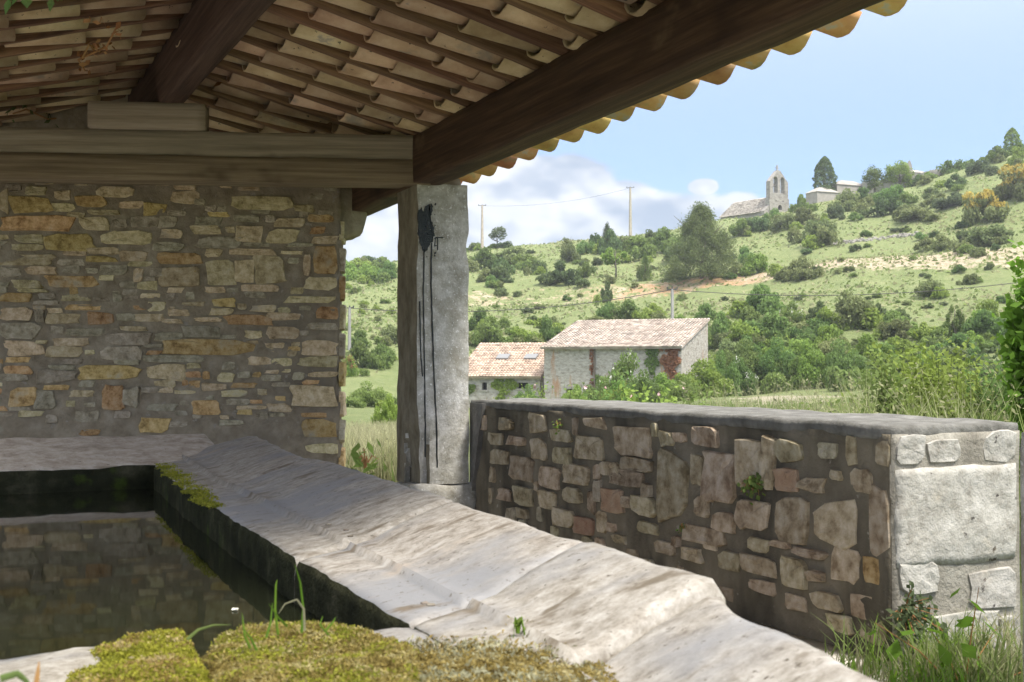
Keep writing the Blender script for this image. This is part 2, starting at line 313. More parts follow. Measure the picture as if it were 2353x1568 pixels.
def quads_mesh(name, V, mats, mi=None, nper=4):
    """V: (n*nper,3) array, each nper vertices one face"""
    n = len(V)//nper; me = bpy.data.meshes.new(name)
    me.vertices.add(n*nper); me.vertices.foreach_set('co', np.asarray(V, np.float32).ravel())
    me.loops.add(n*nper); me.loops.foreach_set('vertex_index', np.arange(n*nper, dtype=np.int32))
    me.polygons.add(n); me.polygons.foreach_set('loop_start', np.arange(0, n*nper, nper, dtype=np.int32))
    for q in ([mats] if isinstance(mats, str) else mats): me.materials.append(MATS[q])
    if mi is not None: me.polygons.foreach_set('material_index', np.asarray(mi, np.int32))
    me.update(calc_edges=True); return me
def rbox(half, seg, r, amp, nscale, seed, rot=None, loc=(0,0,0), taper=None):
    """box with rounded, uneven faces -> verts, faces"""
    nx, ny, nz = seg; hx, hy, hz = half; idx = {}; V = []; F = []
    def vid(i, j, k):
        if (i,j,k) in idx: return idx[(i,j,k)]
        p = np.array([(2*i/nx-1)*hx, (2*j/ny-1)*hy, (2*k/nz-1)*hz])
        q = np.clip(p, [-hx+r,-hy+r,-hz+r], [hx-r,hy-r,hz-r]); d = p-q; ln = np.linalg.norm(d)
        if ln > 1e-9: p = q + d/ln*min(r, ln)
        if taper: p = taper(p)
        if amp:
            s = Vector(p)*nscale + Vector((seed*3.7, seed*1.3, seed*2.1))
            nv = noise.noise_vector(s)*amp + noise.noise_vector(s*3.1)*amp*.4
            p = p + np.array(nv)
        idx[(i,j,k)] = len(V); V.append(p); return len(V)-1
    for i in range(nx):
        for j in range(ny):
            F.append((vid(i,j,nz),vid(i+1,j,nz),vid(i+1,j+1,nz),vid(i,j+1,nz)))
            F.append((vid(i,j,0),vid(i,j+1,0),vid(i+1,j+1,0),vid(i+1,j,0)))
    for i in range(nx):
        for k in range(nz):
            F.append((vid(i,0,k),vid(i+1,0,k),vid(i+1,0,k+1),vid(i,0,k+1)))
            F.append((vid(i,ny,k),vid(i,ny,k+1),vid(i+1,ny,k+1),vid(i+1,ny,k)))
    for j in range(ny):
        for k in range(nz):
            F.append((vid(0,j,k),vid(0,j,k+1),vid(0,j+1,k+1),vid(0,j+1,k)))
            F.append((vid(nx,j,k),vid(nx,j+1,k),vid(nx,j+1,k+1),vid(nx,j,k+1)))
    V = np.array(V)
    if rot is not None: V = V @ np.array(rot.to_3x3() if isinstance(rot, Matrix) else rot).T
    return V + np.array(loc), F
def add(bufs, vf):
    V, F = vf; o = sum(len(v) for v in bufs[0]); bufs[0].append(V); bufs[1].extend([tuple(i+o for i in f) for f in F])
def beam(name, p0, p1, wid, hei, matn, parent=None, seg=30, amp=.006, r=.012, seed=1, label=None, cat=None):
    """timber whose centre line runs p0-p1; local x along it so the grain follows"""
    p0, p1 = Vector(p0), Vector(p1); d = p1-p0; ln = d.length
    V, F = rbox((ln/2, wid/2, hei/2), (seg, 4, 5), r, amp, 2.2, seed)
    me = bpy.data.meshes.new(name); me.from_pydata(V.tolist(), [], F); me.update()
    me.polygons.foreach_set('use_smooth', [True]*len(me.polygons))
    o = link(name, me, None, matn)
    x = d.normalized(); y = Vector((0,0,1)).cross(x).normalized(); z = x.cross(y)
    M4 = Matrix((x, y, z)).transposed().to_4x4(); M4.translation = (p0+p1)/2
    if parent is not None:
        o.parent = parent; o.matrix_parent_inverse = Matrix.Translation(-Vector(parent.location))
    o.matrix_basis = M4
    if label: tag(o, label, cat)
    return o
def tube(pts, rad, n=6):
    pts = [np.array(p, float) for p in pts]; V = []; F = []
    for i, p in enumerate(pts):
        d = pts[min(i+1,len(pts)-1)]-pts[max(i-1,0)]; d /= np.linalg.norm(d)+1e-9
        a = np.cross(d, [0,0,1.]) if abs(d[2]) < .9 else np.cross(d, [1.,0,0]); a /= np.linalg.norm(a); c = np.cross(d, a)
        rr = rad[i] if hasattr(rad, '__len__') else rad
        for k in range(n): V.append(p + rr*(a*math.cos(2*math.pi*k/n)+c*math.sin(2*math.pi*k/n)))
    for i in range(len(pts)-1):
        for k in range(n): F.append((i*n+k, i*n+(k+1)%n, (i+1)*n+(k+1)%n, (i+1)*n+k))
    F.append(tuple(range(n))[::-1]); F.append(tuple(range((len(pts)-1)*n, len(pts)*n)))
    return np.array(V), F
def sheet(fn, nu, nv, thick):
    """front grid fn(u,v), closed behind by the same outline moved by thick"""
    V = [np.array(fn(i/nu, j/nv)) for j in range(nv+1) for i in range(nu+1)]
    F = [(j*(nu+1)+i, j*(nu+1)+i+1, (j+1)*(nu+1)+i+1, (j+1)*(nu+1)+i) for j in range(nv) for i in range(nu)]
    per = [i for i in range(nu+1)] + [j*(nu+1)+nu for j in range(1,nv+1)] + [nv*(nu+1)+i for i in range(nu-1,-1,-1)] + [j*(nu+1) for j in range(nv-1,0,-1)]
    o = len(V); V += [V[i]+np.array(thick) for i in per]; m_ = len(per)
    for k in range(m_): F.append((per[k], o+k, o+(k+1)%m_, per[(k+1)%m_]))
    F.append(tuple(o+k for k in range(m_))); return np.array(V), F
def nz3(p, s, seed=0): return noise.noise(Vector(p)*s + Vector((seed*5.1, seed*2.3, seed)))

def stone(name, parent, cen, U, Vv, Nn, wd, ht, proud, matn, seed):
    """one rough wall stone: outline in the wall plane (U, Vv), standing proud along Nn"""
    rs = random.Random(seed); V = []; F = []
    sk = rs.uniform(-.15, .15); tp = rs.choice([0, 0, rs.uniform(-.3,.3)]); out = []
    cr_ = [(-1,-1),(1,-1),(1,1),(-1,1)]
    for q in range(4):
        (ax, ay), (bx, by) = cr_[q], cr_[(q+1)%4]; cut = rs.uniform(.04,.3); c2 = rs.uniform(.04,.3)
        for t_ in (cut, .5+rs.uniform(-.15,.15), 1-c2):
            x = ax+(bx-ax)*t_; y = ay+(by-ay)*t_; w_ = 1-rs.uniform(0,.17)
            x, y = (x, y*w_) if q % 2 == 0 else (x*w_, y)
            x += sk*y; y *= 1+tp*x; out.append((x, y))
    k = len(out)
    ty, tx = rs.uniform(-.3,.3)*proud, rs.uniform(-.3,.3)*proud
    rings = [(1.02, -.02), (1.0, proud*.7), (.95, proud*1.0), (.6, proud*1.0)]
    for s, dpt in rings:
        for x, y in out:
            dd = dpt + (x*tx+y*ty if dpt > 0 else 0) + (rs.uniform(-.22,.22)*proud if s < 1 else 0)
            jx = rs.uniform(-.05,.05) if s < 1 else 0
            V.append(cen + U*(x*s+jx)*wd/2 + Vv*(y*s)*ht/2 + Nn*dd)
    V.append(cen + Nn*proud*rs.uniform(.8,1.2)); c = len(V)-1
    for r_ in range(3):
        for i in range(k): F.append((r_*k+i, r_*k+(i+1)%k, (r_+1)*k+(i+1)%k, (r_+1)*k+i))
    for i in range(k): F.append((3*k+i, 3*k+(i+1)%k, c))
    return mk(name, V, F, matn, parent, smooth=False)

# ================================================================== terrain
PXK = [500, 780, 1085, 1450, 1700, 2000, 2353, 2700]
RK = [0, 12, 30, 60, 78, 92, 110, 128, 140, 146, 170, 205, 230, 300, 600, 1000]
ZK = np.array([
 [-1.13,-1.25,-1.9,-2.2,-1.6,-.4,2.4,5.2,6.6,7.4,11.5,15.8,16.5,12,0,-8],
 [-1.13,-1.25,-1.9,-2.2,-1.6,-.4,2.6,5.5,7.0,8.2,12,16.8,17.5,13,0,-8],
 [-1.13,-1.22,-1.8,-2.4,-3.0,-1.5,2.8,5.4,6.4,8.6,13.3,19.2,20,15,2,-8],
 [-1.13,-1.2,-1.5,-2.0,-3.0,-1.0,3.6,6.3,7.6,9.6,15,22,22.5,18,4,-8],
 [-1.13,-1.15,-1.35,-1.6,-1.8,.3,4.2,6.9,8.8,10.7,16.8,24.6,25.5,22,6,-8],
 [-1.13,-1.13,-1.3,-1.5,-1.2,1.2,5.2,8.2,11.6,12.4,18.8,28.0,29.5,28,10,-8],
 [-1.13,-1.13,-1.2,-1.2,-.5,2.0,5.8,9.1,13.0,13.8,22,33.0,35.5,36,14,-8],
 [-1.13,-1.13,-1.1,-1.0,0.,2.8,6.6,10.,14.5,15.4,25,37.0,40,42,18,-8]])
def terr(x, y):
    """ground height (world z) at world x, y; arrays welcome"""
    x = np.asarray(x, float); y = np.asarray(y, float)
    a = x*math.cos(YAW)-y*math.sin(YAW); bb = x*math.sin(YAW)+y*math.cos(YAW)
    r = np.hypot(a, bb); ph = np.arctan2(a, bb)
    px = np.clip(PW/2 + FPX*np.tan(np.clip(ph, -R(60), R(60))), PXK[0], PXK[-1])
    rows = np.array([np.interp(r, RK, z) for z in ZK])
    i = np.clip(np.searchsorted(PXK, px)-1, 0, len(PXK)-2); pk = np.array(PXK, float)
    t = (px-pk[i])/(pk[i+1]-pk[i]); t = t*t*(3-2*t)
    ar = np.arange(px.size).reshape(px.shape) if px.shape else 0
    if px.shape: z = rows[i, ar]*(1-t)+rows[i+1, ar]*t
    else: z = rows[i]*(1-t)+rows[i+1]*t
    z = z + CH
    k = np.clip((r-40)/60, 0, 1)
    z = z + k*(.45*np.sin(x*.11+1.3)*np.cos(y*.09)+.22*np.sin(x*.31+y*.17)+.12*np.sin(x*.8-y*.5))
    fade = np.clip((R(130)-np.abs(ph))/R(70), 0, 1); fade = fade*fade*(3-2*fade)
    return z*fade + np.where(r > 12, -.002*(r-12), 0)*(1-fade)
def bank(px):      # radii of the foot and head of the cut bank
    return np.interp(px, [700,1085,1450,1700,2000,2353], [134,137,138,137,131,127]), np.interp(px, [700,1085,1450,1700,2000,2353], [148,147,147,146,142,141])
az = np.concatenate([np.arange(-180,-34,5), np.arange(-34,34.01,.34), np.arange(38,180,5)])
rr = np.concatenate([np.arange(0.8,16,1.2), np.arange(16,90,1.5), np.arange(90,216,1.6), np.arange(216,330,9), np.arange(340,1001,60)])
A_, R_ = np.meshgrid(np.radians(az), rr)
aa, bb_ = R_*np.sin(A_), R_*np.cos(A_)
X_ = aa*math.cos(YAW)+bb_*math.sin(YAW); Y_ = -aa*math.sin(YAW)+bb_*math.cos(YAW)
Z_ = terr(X_.ravel(), Y_.ravel())
na, nr = len(az), len(rr)
V = np.stack([X_.ravel(), Y_.ravel(), Z_], 1); V = np.vstack([V, [[0,0,0.]]])
F = [(j*na+i, (j+1)*na+i, (j+1)*na+(i+1)%na, j*na+(i+1)%na) for j in range(nr-1) for i in range(na)]
F += [(na*nr, i, (i+1)%na) for i in range(na)]
me = bpy.data.meshes.new('ground'); me.from_pydata(V.tolist(), [], [f[::-1] for f in F]); me.update()
me.polygons.foreach_set('use_smooth', [True]*len(me.polygons))
ph = np.arctan2(aa, bb_).ravel(); px_ = PW/2+FPX*np.tan(np.clip(ph, -1, 1)); rv = R_.ravel()
lo, hi = bank(px_)
sm = lambda v: np.clip(v, 0, 1)**2*(3-2*np.clip(v, 0, 1))
soil = sm((rv-lo)/3)*sm((hi+1-rv)/3)*np.interp(px_, [900,1085,1200,1300,1500,1750,2000,2353], [.2,.5,.36,.42,.58,.66,.62,.6])
soil[np.abs(ph) > R(34)] *= .3
orange = np.interp(px_, [1250,1450,1650,1760,1850], [.25,.9,1,.6,.1])
dry = .75*np.exp(-((px_-1800)/180)**2)*np.exp(-((rv-52)/16)**2) + .25*np.exp(-((px_-1250)/200)**2)*np.exp(-((rv-205)/10)**2)
bounce_gravel = sm((15-rv)/4)*sm((np.abs(ph+R(100))<R(75))*1.)  # unseen pale gravel court, added to bounce light in under the roof
for nm, arr in (('soil', soil), ('orange', orange), ('dry', dry), ('bounce_gravel', bounce_gravel)):
    at = me.attributes.new(nm, 'FLOAT', 'POINT'); at.data.foreach_set('value', np.append(arr, 0).astype(np.float32))
g = link('ground', me, None, 'ground'); tag(g, kind='structure')
def hit(px, py):
    """where the line of sight through a pixel meets the ground"""
    r = ray(px, py); t = np.concatenate([np.arange(3, 90, .15), np.arange(90, 330, .3)])
    P = C0 + r[None, :]*t[:, None]; z = terr(P[:,0], P[:,1]); k = np.argmax(P[:,2] <= z)
    return P[k] if (P[:,2] <= z).any() else atdepth(px, 203.)
def atdepth(px, b):
    r = ray(px, 784); p = C0 + r*b; return np.array([p[0], p[1], float(terr(p[0], p[1]))])
def mpp(p): return float((np.asarray(p)-C0) @ FW)/FPX          # metres per measuring pixel at p

# ================================================================== wash-house masonry
# floor
V, F = sheet(lambda u, v: (-2.2+u*5.52, -.2+v*9.2, .012+.006*nz3((u*6, v*9, 0), 1.3)), 24, 36, (0,0,-.1))
o = mk('floor', V, F, 'ground_floor', smooth=True); tag(o, kind='structure')

# ---- back wall (askew to the basin)
A = np.array([2.76, 8.5, 0.]); dW = np.array([-.94, .342, 0]); dW /= np.linalg.norm(dW); nW = np.array([-dW[1]*-1, 0, 0])
nW = np.array([-.342, -.94, 0.]); nW /= np.linalg.norm(nW); up = np.array([0,0,1.])
back = empty('back_wall', (A[0]+dW[0]*2, A[1]+dW[1]*2, 0), 'end wall of ochre rubble stones set in grey mortar behind the water basin', 'wall')
def roofZ(x, y):
    tl = .03*(7.3-y)
    return 2.62+.25*(2.87-x)+tl if x > 1.43 else 3.13-.28*(1.43-x)+tl
def bw(u, v):
    s = -.02+u*3.75; p = A+dW*s; zt = min(roofZ(p[0], p[1])+.03, 3.3); z = v*zt - .05*(v == 0)
    e = .018*nz3((s*3, z*3, 0), 1.0, 3)+.007*nz3((s, z, 0), 9, 1)
    q = p + nW*e
    if u == 0: q = q - dW*(.03*nz3((0, z, 1), 3.2)+.015*nz3((0, z, 4), 9))
    return (q[0], q[1], z)
V, F = sheet(bw, 90, 64, -nW*.5)
mk('mortar_bed', V, F, 'mortar', back, smooth=True)
# corbel of mortar where the eave beam enters the wall
V, F = rbox((.13,.22,.2), (6,6,6), .06, .03, 5, 4, loc=(2.87, 8.72, 2.28)); mk('mortar_corbel', V, F, 'mortar', back, smooth=True)
ZS = .40640
BW = """145 62 265 110 y|312 85 400 135 y|545 62 758 122 y|430 112 600 178 o|62 120 300 210 o|300 155 425 202 y|500 192 670 222 y|380 208 480 240 y|810 155 940 222 o|0 225 410 312 o|455 235 620 305 y|640 245 720 290 g|745 228 900 290 g|900 228 1000 290 g|965 85 1130 158 y|985 45 1110 80 y|1245 50 1310 70 y|1350 52 1470 85 y|1310 112 1662 192 y|1665 165 1780 205 y|1160 168 1225 205 g|1100 232 1250 285 g|1320 222 1470 262 g|1555 240 1720 290 y|1085 280 1250 330 y|1275 288 1330 322 y|1335 282 1485 375 y|1515 300 1690 380 y|85 330 250 380 y|255 328 535 425 o|565 312 860 388 y|905 300 1030 352 y|65 385 250 425 y|360 426 490 452 y|495 405 680 445 y|485 455 660 487 o|675 425 835 482 y|865 375 1035 428 g|1110 345 1370 410 g|1160 412 1255 458 y|1300 412 1550 450 y|1585 425 1712 445 y|885 435 1145 497 o|1170 480 1330 612 y|1328 480 1440 600 y|1440 455 1615 610 y|1770 340 1912 385 y|1775 405 1905 555 o|1715 450 1755 560 y|0 445 300 505 y|142 512 322 558 y|0 520 120 570 g|75 588 230 635 y|262 565 560 630 o|755 525 808 598 y|850 520 920 570 g|905 515 1130 628 y|675 597 765 632 g|1160 628 1275 662 y|1365 615 1575 655 y|1645 632 1715 668 y|1720 575 1906 645 y|1615 682 1885 720 y|1790 742 1912 808 o|0 662 178 712 o|350 670 525 708 y|375 728 580 760 o|5 745 185 815 y|200 755 250 825 g|265 780 455 835 y|500 772 648 838 o|655 780 770 820 g|745 782 930 825 y|830 712 935 765 y|950 755 1070 792 y|1025 712 1160 735 y|1190 748 1315 788 y|910 808 1035 835 y|1100 800 1250 825 y|1275 787 1535 843 o|1500 775 1700 815 y|1385 875 1485 920 y|1510 855 1690 920 y|0 832 220 920 g|378 860 580 905 g|680 850 830 878 y|595 890 850 955 g|875 885 1030 935 g|1035 848 1245 912 g|300 918 505 960 y|200 930 265 950 y|10 938 255 1015 y|265 965 465 1022 y|575 965 805 1042 g|815 1012 1150 1055 g|925 925 1435 1010 o|1400 1022 1535 1068 y|1535 1032 1650 1075 y|1625 990 1678 1020 y|1705 930 1905 1015 y|1690 1022 1908 1080 y|440 1075 800 1150 o|275 1070 430 1100 g|215 1100 430 1168 g|830 1065 1050 1150 y|1055 1058 1135 1090 y|1500 1098 1580 1118 y|1590 1093 1645 1112 y|1745 1108 1905 1138 y|875 1155 990 1192 y|1030 1155 1065 1185 o|1145 1105 1185 1150 o|1140 1175 1280 1212 y|1230 1115 1325 1165 y|985 1213 1110 1233 y|55 1198 205 1300 o|190 1215 310 1315 g|575 1185 700 1325 o|690 1205 782 1300 g|1085 1268 1245 1348 o|1650 1190 1900 1300 y|425 1330 560 1392 g|1710 1380 1905 1475 o|790 1370 960 1450 o|450 1435 565 1468 o|1730 1515 1910 1568 y|420 40 500 55 y|200 28 300 48 y|870 35 960 55 y|1500 945 1610 972 y|1395 932 1460 950 y|1455 1205 1510 1240 y|810 950 920 970 g|290 850 360 892 g|30 50 120 90 g|600 20 720 45 g|640 650 680 668 g|940 740 990 758 y|1830 60 1905 85 g|1750 100 1830 135 g|1520 1340 1610 1360 g|1060 520 1120 545 o|1690 735 1760 760 g|1740 830 1900 870 g|100 640 270 660 y|560 505 720 560 g|1380 655 1500 690 g|640 1040 790 1068 g|0 1120 160 1160 g|960 1390 1060 1420 g|1240 1380 1380 1410 g|1100 130 1160 165 g|0 85 50 200 y"""
tone = {'o': 'stone_ochre', 'y': 'stone_yellow', 'g': 'stone_grey'}
def wall_st(x, y):
    p = onplane(x*ZS, 404.4+y*ZS, A, nW); return (p-A) @ dW, p[2]
RECT = []
for i, ln in enumerate(BW.split('|')):
    x0, y0, x1, y1, c = ln.split(); s0, z1 = wall_st(float(x0), float(y0)); s1, z0 = wall_st(float(x1), float(y1))
    cen = A+dW*(s0+s1)/2+up*(z0+z1)/2; RECT.append((min(s0,s1), z0, max(s0,s1), z1))
    stone('stone', back, cen, dW, up, nW, abs(s0-s1)*1.08, (z1-z0)*1.14, random.Random(i).uniform(.010,.018), tone[c], 100+i)
def fill(rects, box, n, seed, sw, sh, put_):
    r_ = random.Random(seed); k = 0
    for _ in range(9000):
        if k >= n: break
        w_, h_ = r_.uniform(*sw), r_.uniform(*sh); x, z = r_.uniform(box[0], box[2]), r_.uniform(box[1], box[3])
        q = (x-w_/2, z-h_/2, x+w_/2, z+h_/2)
        if all(q[2] < a[0]+.004 or q[0] > a[2]-.004 or q[3] < a[1]+.002 or q[1] > a[3]-.002 for a in rects):
            rects.append(q); put_(x, z, w_, h_, k); k += 1
fill(RECT, (.03,.75,2.4,2.28), 95, 5, (.06,.22), (.028,.06), lambda x, z, w_, h_, k: stone('stone', back, A+dW*x+up*z, dW, up, nW, w_*1.06, h_*1.12, .010, ['stone_yellow','stone_grey','stone_grey','stone_ochre'][k % 4], 1500+k))
# stones further left and high in the gable, outside the frame or in its edge
rs = random.Random(3)
for i in range(36):
    s = rs.uniform(2.45, 3.55); z = .35+2.1*rs.random()
    stone('stone', back, A+dW*s+up*z, dW, up, nW, rs.uniform(.15,.4), rs.uniform(.06,.12), .02, rs.choice(['stone_ochre','stone_yellow','stone_grey']), 400+i)
# quoins seen edge-on at the open end of the wall
for i, z in enumerate(np.arange(.12, 2.1, .21)):
    stone('stone', back, A-dW*.035-nW*.14+up*(z+.1), -nW, up, -dW, .3, .19, .02, ['stone_yellow','stone_ochre','stone_grey'][i % 3], 500+i)

# ---- low wall between the pillars
XW, YE, ZW, TW = 3.307, 3.5, .90, .67
YF = 7.34
low = empty('low_wall', (XW+TW/2, 5.4, 0), 'low parapet wall of brown stones in dark mortar running from the pillar', 'wall')
def lw(u, v):
    y = YF + (YE-YF)*u; z = -.05+v*(ZW+.02); e = .016*nz3((y*3, z*3, 5), 1.)+.007*nz3((y, z, 2), 9)
    return (XW-e, y, z)
V, F = sheet(lw, 90, 24, (TW,0,0)); mk('mortar_bed', V, F, 'low_mortar', low, smooth=True)
# pale rendered end with its big stones
V, F = sheet(lambda u, v: (XW+.006+u*(TW-.01)+.01*nz3((u,v,1),4)*(0<u<1), YE-.012+.012*nz3((u*TW*3, v*3, 3), 1.2), -.05+v*(ZW+.02)), 20, 26, (0,.02,0))
mk('end_render', V, F, 'end_mortar', low, smooth=True)
cbuf = ([], [])
add(cbuf, rbox((TW/2+.003, (YF-YE)/2+.012, .03), (10, 60, 3), .018, .010, 4, 2, loc=(XW+TW/2, (YF+YE)/2, ZW-.022)))
mk('coping', np.vstack(cbuf[0]), cbuf[1], 'coping', low, smooth=True)
LW = """195 130 250 180|150 190 210 240|230 205 300 243|318 95 388 208|160 260 232 320|245 282 332 390|415 248 488 320|405 175 490 228|548 108 632 192|512 205 622 300|460 320 558 402|362 330 445 420|670 165 820 290|610 310 690 370|650 345 790 410|700 292 822 350|820 140 850 215|855 185 915 245|915 190 965 230|995 162 1098 250|850 278 972 548|985 280 1035 405|1040 262 1165 478|1178 220 1280 415|1280 205 1332 420|1335 222 1440 312|1340 338 1428 430 r|1428 375 1540 432|1170 470 1305 592|1335 455 1465 642|1000 450 1060 535|1072 518 1162 600|1495 475 1665 655|1640 340 1728 438|1730 225 1812 325|1715 420 1802 690|612 422 706 518 r|740 455 838 535|785 400 820 460|460 415 530 480|362 430 430 505|258 415 332 490|420 505 500 580|505 540 580 610 r|598 515 640 600|770 560 848 608|670 610 720 650|955 580 1120 650|945 665 1030 720|1095 680 1190 760|1195 700 1340 775|1225 625 1310 685|1320 635 1400 665|1405 668 1535 705|1360 710 1460 825|1565 668 1678 805|1475 760 1530 805|1695 705 1760 815 o|1230 800 1340 850|1480 850 1600 920|1640 860 1740 960|1380 860 1460 920|910 615 945 660|640 560 680 600|120 120 140 180|700 450 735 500|840 640 920 690|1040 640 1090 675|330 215 390 300|1560 345 1610 385|1680 950 1790 1060|190 420 240 470|750 240 800 290|1550 940 1650 1010"""
RECL = []
def lw_yz(x, y): p = atX(1041.8+.5573*x, 888.6+.5573*y, XW); return p[1], p[2]
for i, ln in enumerate(LW.split('|')):
    q = ln.split(); x0, y0, x1, y1 = map(float, q[:4]); c = {'r':'low_stone_red','o':'stone_ochre'}.get(q[4] if len(q) > 4 else '', 'low_stone')
    ya, za = lw_yz(x0, (y0+y1)/2); yb, zb = lw_yz(x1, (y0+y1)/2); _, zt = lw_yz((x0+x1)/2, y0); _, zl = lw_yz((x0+x1)/2, y1)
    cen = np.array([XW, (ya+yb)/2, (zt+zl)/2]); ht = min(abs(zt-zl)*1.08, 2*(cen[2]-.0)); ht = min(ht, 2*(ZW-.05-cen[2]))
    RECL.append((min(ya,yb), zl, max(ya,yb), zt))
    if cen[2] < .05: continue
    stone('stone', low, cen, np.array([0,-1.,0]), up, np.array([-1.,0,0]), min(abs(ya-yb)*1.08, 2*(cen[1]-YE)), ht, random.Random(i).uniform(.014,.024) if cen[1] > YE+.25 else .006, c, 700+i)
fill(RECL, (3.6,.1,7.1,.8), 24, 6, (.05,.15), (.05,.12), lambda y, z, w_, h_, k: stone('stone', low, np.array([XW, y, z]), np.array([0,-1.,0]), up, np.array([-1.,0,0]), w_*1.06, h_*1.08, .012, ['low_stone','low_stone','stone_grey','low_stone'][k % 4], 1700+k))
for i, (x0, y0, x1, y1) in enumerate([(1825,200,1938,322),(1950,218,2085,312),(2180,178,2318,312),(1818,335,2318,705),(1832,728,1998,850),(2120,760,2318,905),(1830,965,2240,1120),(2250,945,2318,1030),(2240,1040,2318,1120)]):
    a = atY(1041.8+.5573*x0, 888.6+.5573*y0, YE-.01); b_ = atY(1041.8+.5573*x1, 888.6+.5573*y1, YE-.01)
    big = (i == 3)
    if big:
        V, F = rbox(((b_[0]-a[0])/2, .05, (a[2]-b_[2])/2), (14, 3, 12), .012, .012, 7, 9, loc=((a[0]+b_[0])/2, YE+.027, (a[2]+b_[2])/2))
        mk('stone', V, F, 'lime_stone', low, smooth=True); continue
    stone('stone', low, np.array([(a[0]+b_[0])/2, YE-.012, (a[2]+b_[2])/2]), np.array([1.,0,0]), up, np.array([0,-1.,0]), (b_[0]-a[0])*1.05, (a[2]-b_[2])*1.05, .009, 'lime_stone', 800+i)

# ---- pillars
SHAFT = []
def pillar(name, x0, x1, y0, y1, h, label, stain=False, seed=1):
    root = empty(name, ((x0+x1)/2, (y0+y1)/2, 0), label, 'pillar', 'stone pillars of the wash-house')
    cx, cy = (x0+x1)/2, (y0+y1)/2; hx, hy = (x1-x0)/2, (y1-y0)/2
    zb = .36
    def tp(p):
        k = 1.03-.03*(p[2]+ (h-zb)/2)/(h-zb)
        return np.array([p[0]*k, p[1]*k, p[2]])
    V, F = rbox((hx, hy, (h-zb)/2), (12, 12, 60), .010, .006, 6, seed, loc=(cx, cy, zb+(h-zb)/2), taper=tp)
    for v in V:                               # broken lower arris on the inner corner
        if v[2] < .75 and v[0] < cx-.1 and v[1] < cy: 
            k = min(1, (.75-v[2])/.3); v[0] += .05*k*(cx-v[0])/hx; v[1] += .06*k
        e = noise.noise(Vector((v[0]*4, v[1]*4, v[2]*5+seed)))
        if abs(abs(v[0]-cx)-hx) < .05 and abs(abs(v[1]-cy)-hy) < .05: v[0] -= np.sign(v[0]-cx)*max(0, e)*.022
    o = mk('shaft', V, F, ['pillar_stone','pillar_side'], root, smooth=False); o.data.polygons.foreach_set('material_index', [1 if p.normal.x < -.75 else 0 for p in o.data.polygons]); SHAFT.append(o)
    V, F = rbox((hx+.035, hy+.03, zb/2+.01), (10,10,8), .03, .016, 6, seed+4, loc=(cx+.01, cy, zb/2-.01)); mk('base_block', V, F, 'pillar_stone', root, smooth=True)
    V, F = rbox((hx-.03, hy-.03, .04), (8,8,3), .03, .012, 9, seed+7, loc=(cx, cy, h+.012)); mk('mortar_bed', V, F, 'mortar', root, smooth=True)
    return root
PX0, PX1, PY0, PY1 = 2.905, 3.272, 7.3, 7.66
pil = pillar('stone_pillar', PX0, PX1, PY0, PY1, 2.315, 'square grey stone pillar with black paint spill and runs beside the low wall', seed=2)
pil = SHAFT[0]
# black paint: spill and runs, raised a few millimetres over the front face
ZP = lambda x, y: atY(766+.508*x, 367.7+.508*y, PY0-.008)
spill = [(383,245),(398,215),(410,235),(420,208),(432,200),(436,225),(447,195),(450,230),(442,262),(448,290),(456,310),(459,345),(450,372),(436,385),(422,405),(412,420),(402,400),(390,372),(384,330)]
def poly_flat(name, pts, parent, matn, th=.006):
    P = [ZP(*p) for p in pts]; n = len(P); c = sum(P)/n
    V = P+[p+np.array([0,th+.006,0]) for p in P]; F = [tuple(range(n))]+[(i, i+n, (i+1)%n+n, (i+1)%n) for i in range(n)]
    return mk(name, V, F, matn, parent)
jag = []; rj = random.Random(8)
for (x0, y0), (x1, y1) in zip(spill, spill[1:]+spill[:1]):
    for t_ in (0, .25, .5, .75): jag.append((max(382, x0+(x1-x0)*t_+rj.uniform(-4.5,4.5)), y0+(y1-y0)*t_+rj.uniform(-5,5)))
poly_flat('paint_spill', jag, pil, 'paint_black')
for q in range(26):
    cx, cy, r_ = rj.uniform(386,470), rj.uniform(200,440), rj.uniform(1.2,3.6); n_ = 7
    poly_flat('paint_fleck', [(cx+r_*rj.uniform(.6,1.3)*math.cos(k*6.283/n_), cy+1.4*r_*rj.uniform(.6,1.3)*math.sin(k*6.283/n_)) for k in range(n_)], pil, 'paint_black', th=.005)
rs = random.Random(5)
def run(pts, wd):
    ln = []; rt = []
    q = []
    for (x0, y0), (x1, y1) in zip(pts[:-1], pts[1:]):
        k = max(1, int((y1-y0)/25))
        for j in range(k): q.append((x0+(x1-x0)*j/k+rs.uniform(-.8,.8), y0+(y1-y0)*j/k))
    q.append(pts[-1])
    for x, y in q:
        w_ = wd*rs.uniform(.7,1.2); ln.append((x-w_, y)); rt.append((x+w_, y))
    poly_flat('paint_run', ln+rt[::-1], pil, 'paint_black')
run([(411,405),(408,600),(411,780),(414,1000),(417,1200),(417,1345)], 2.3)
run([(445,375),(443,560),(450,800),(460,1050),(468,1200),(470,1392)], 2.6)
run([(392,640),(395,850),(404,980)], 1.9)
run([(462,352),(459,392)], 1.6); run([(472,352),(473,408)], 1.6)
poly_flat('paint_run', [(462,349),(498,349),(498,353),(462,354)], pil, 'paint_black')
# plaster fillet joining wall and pillar

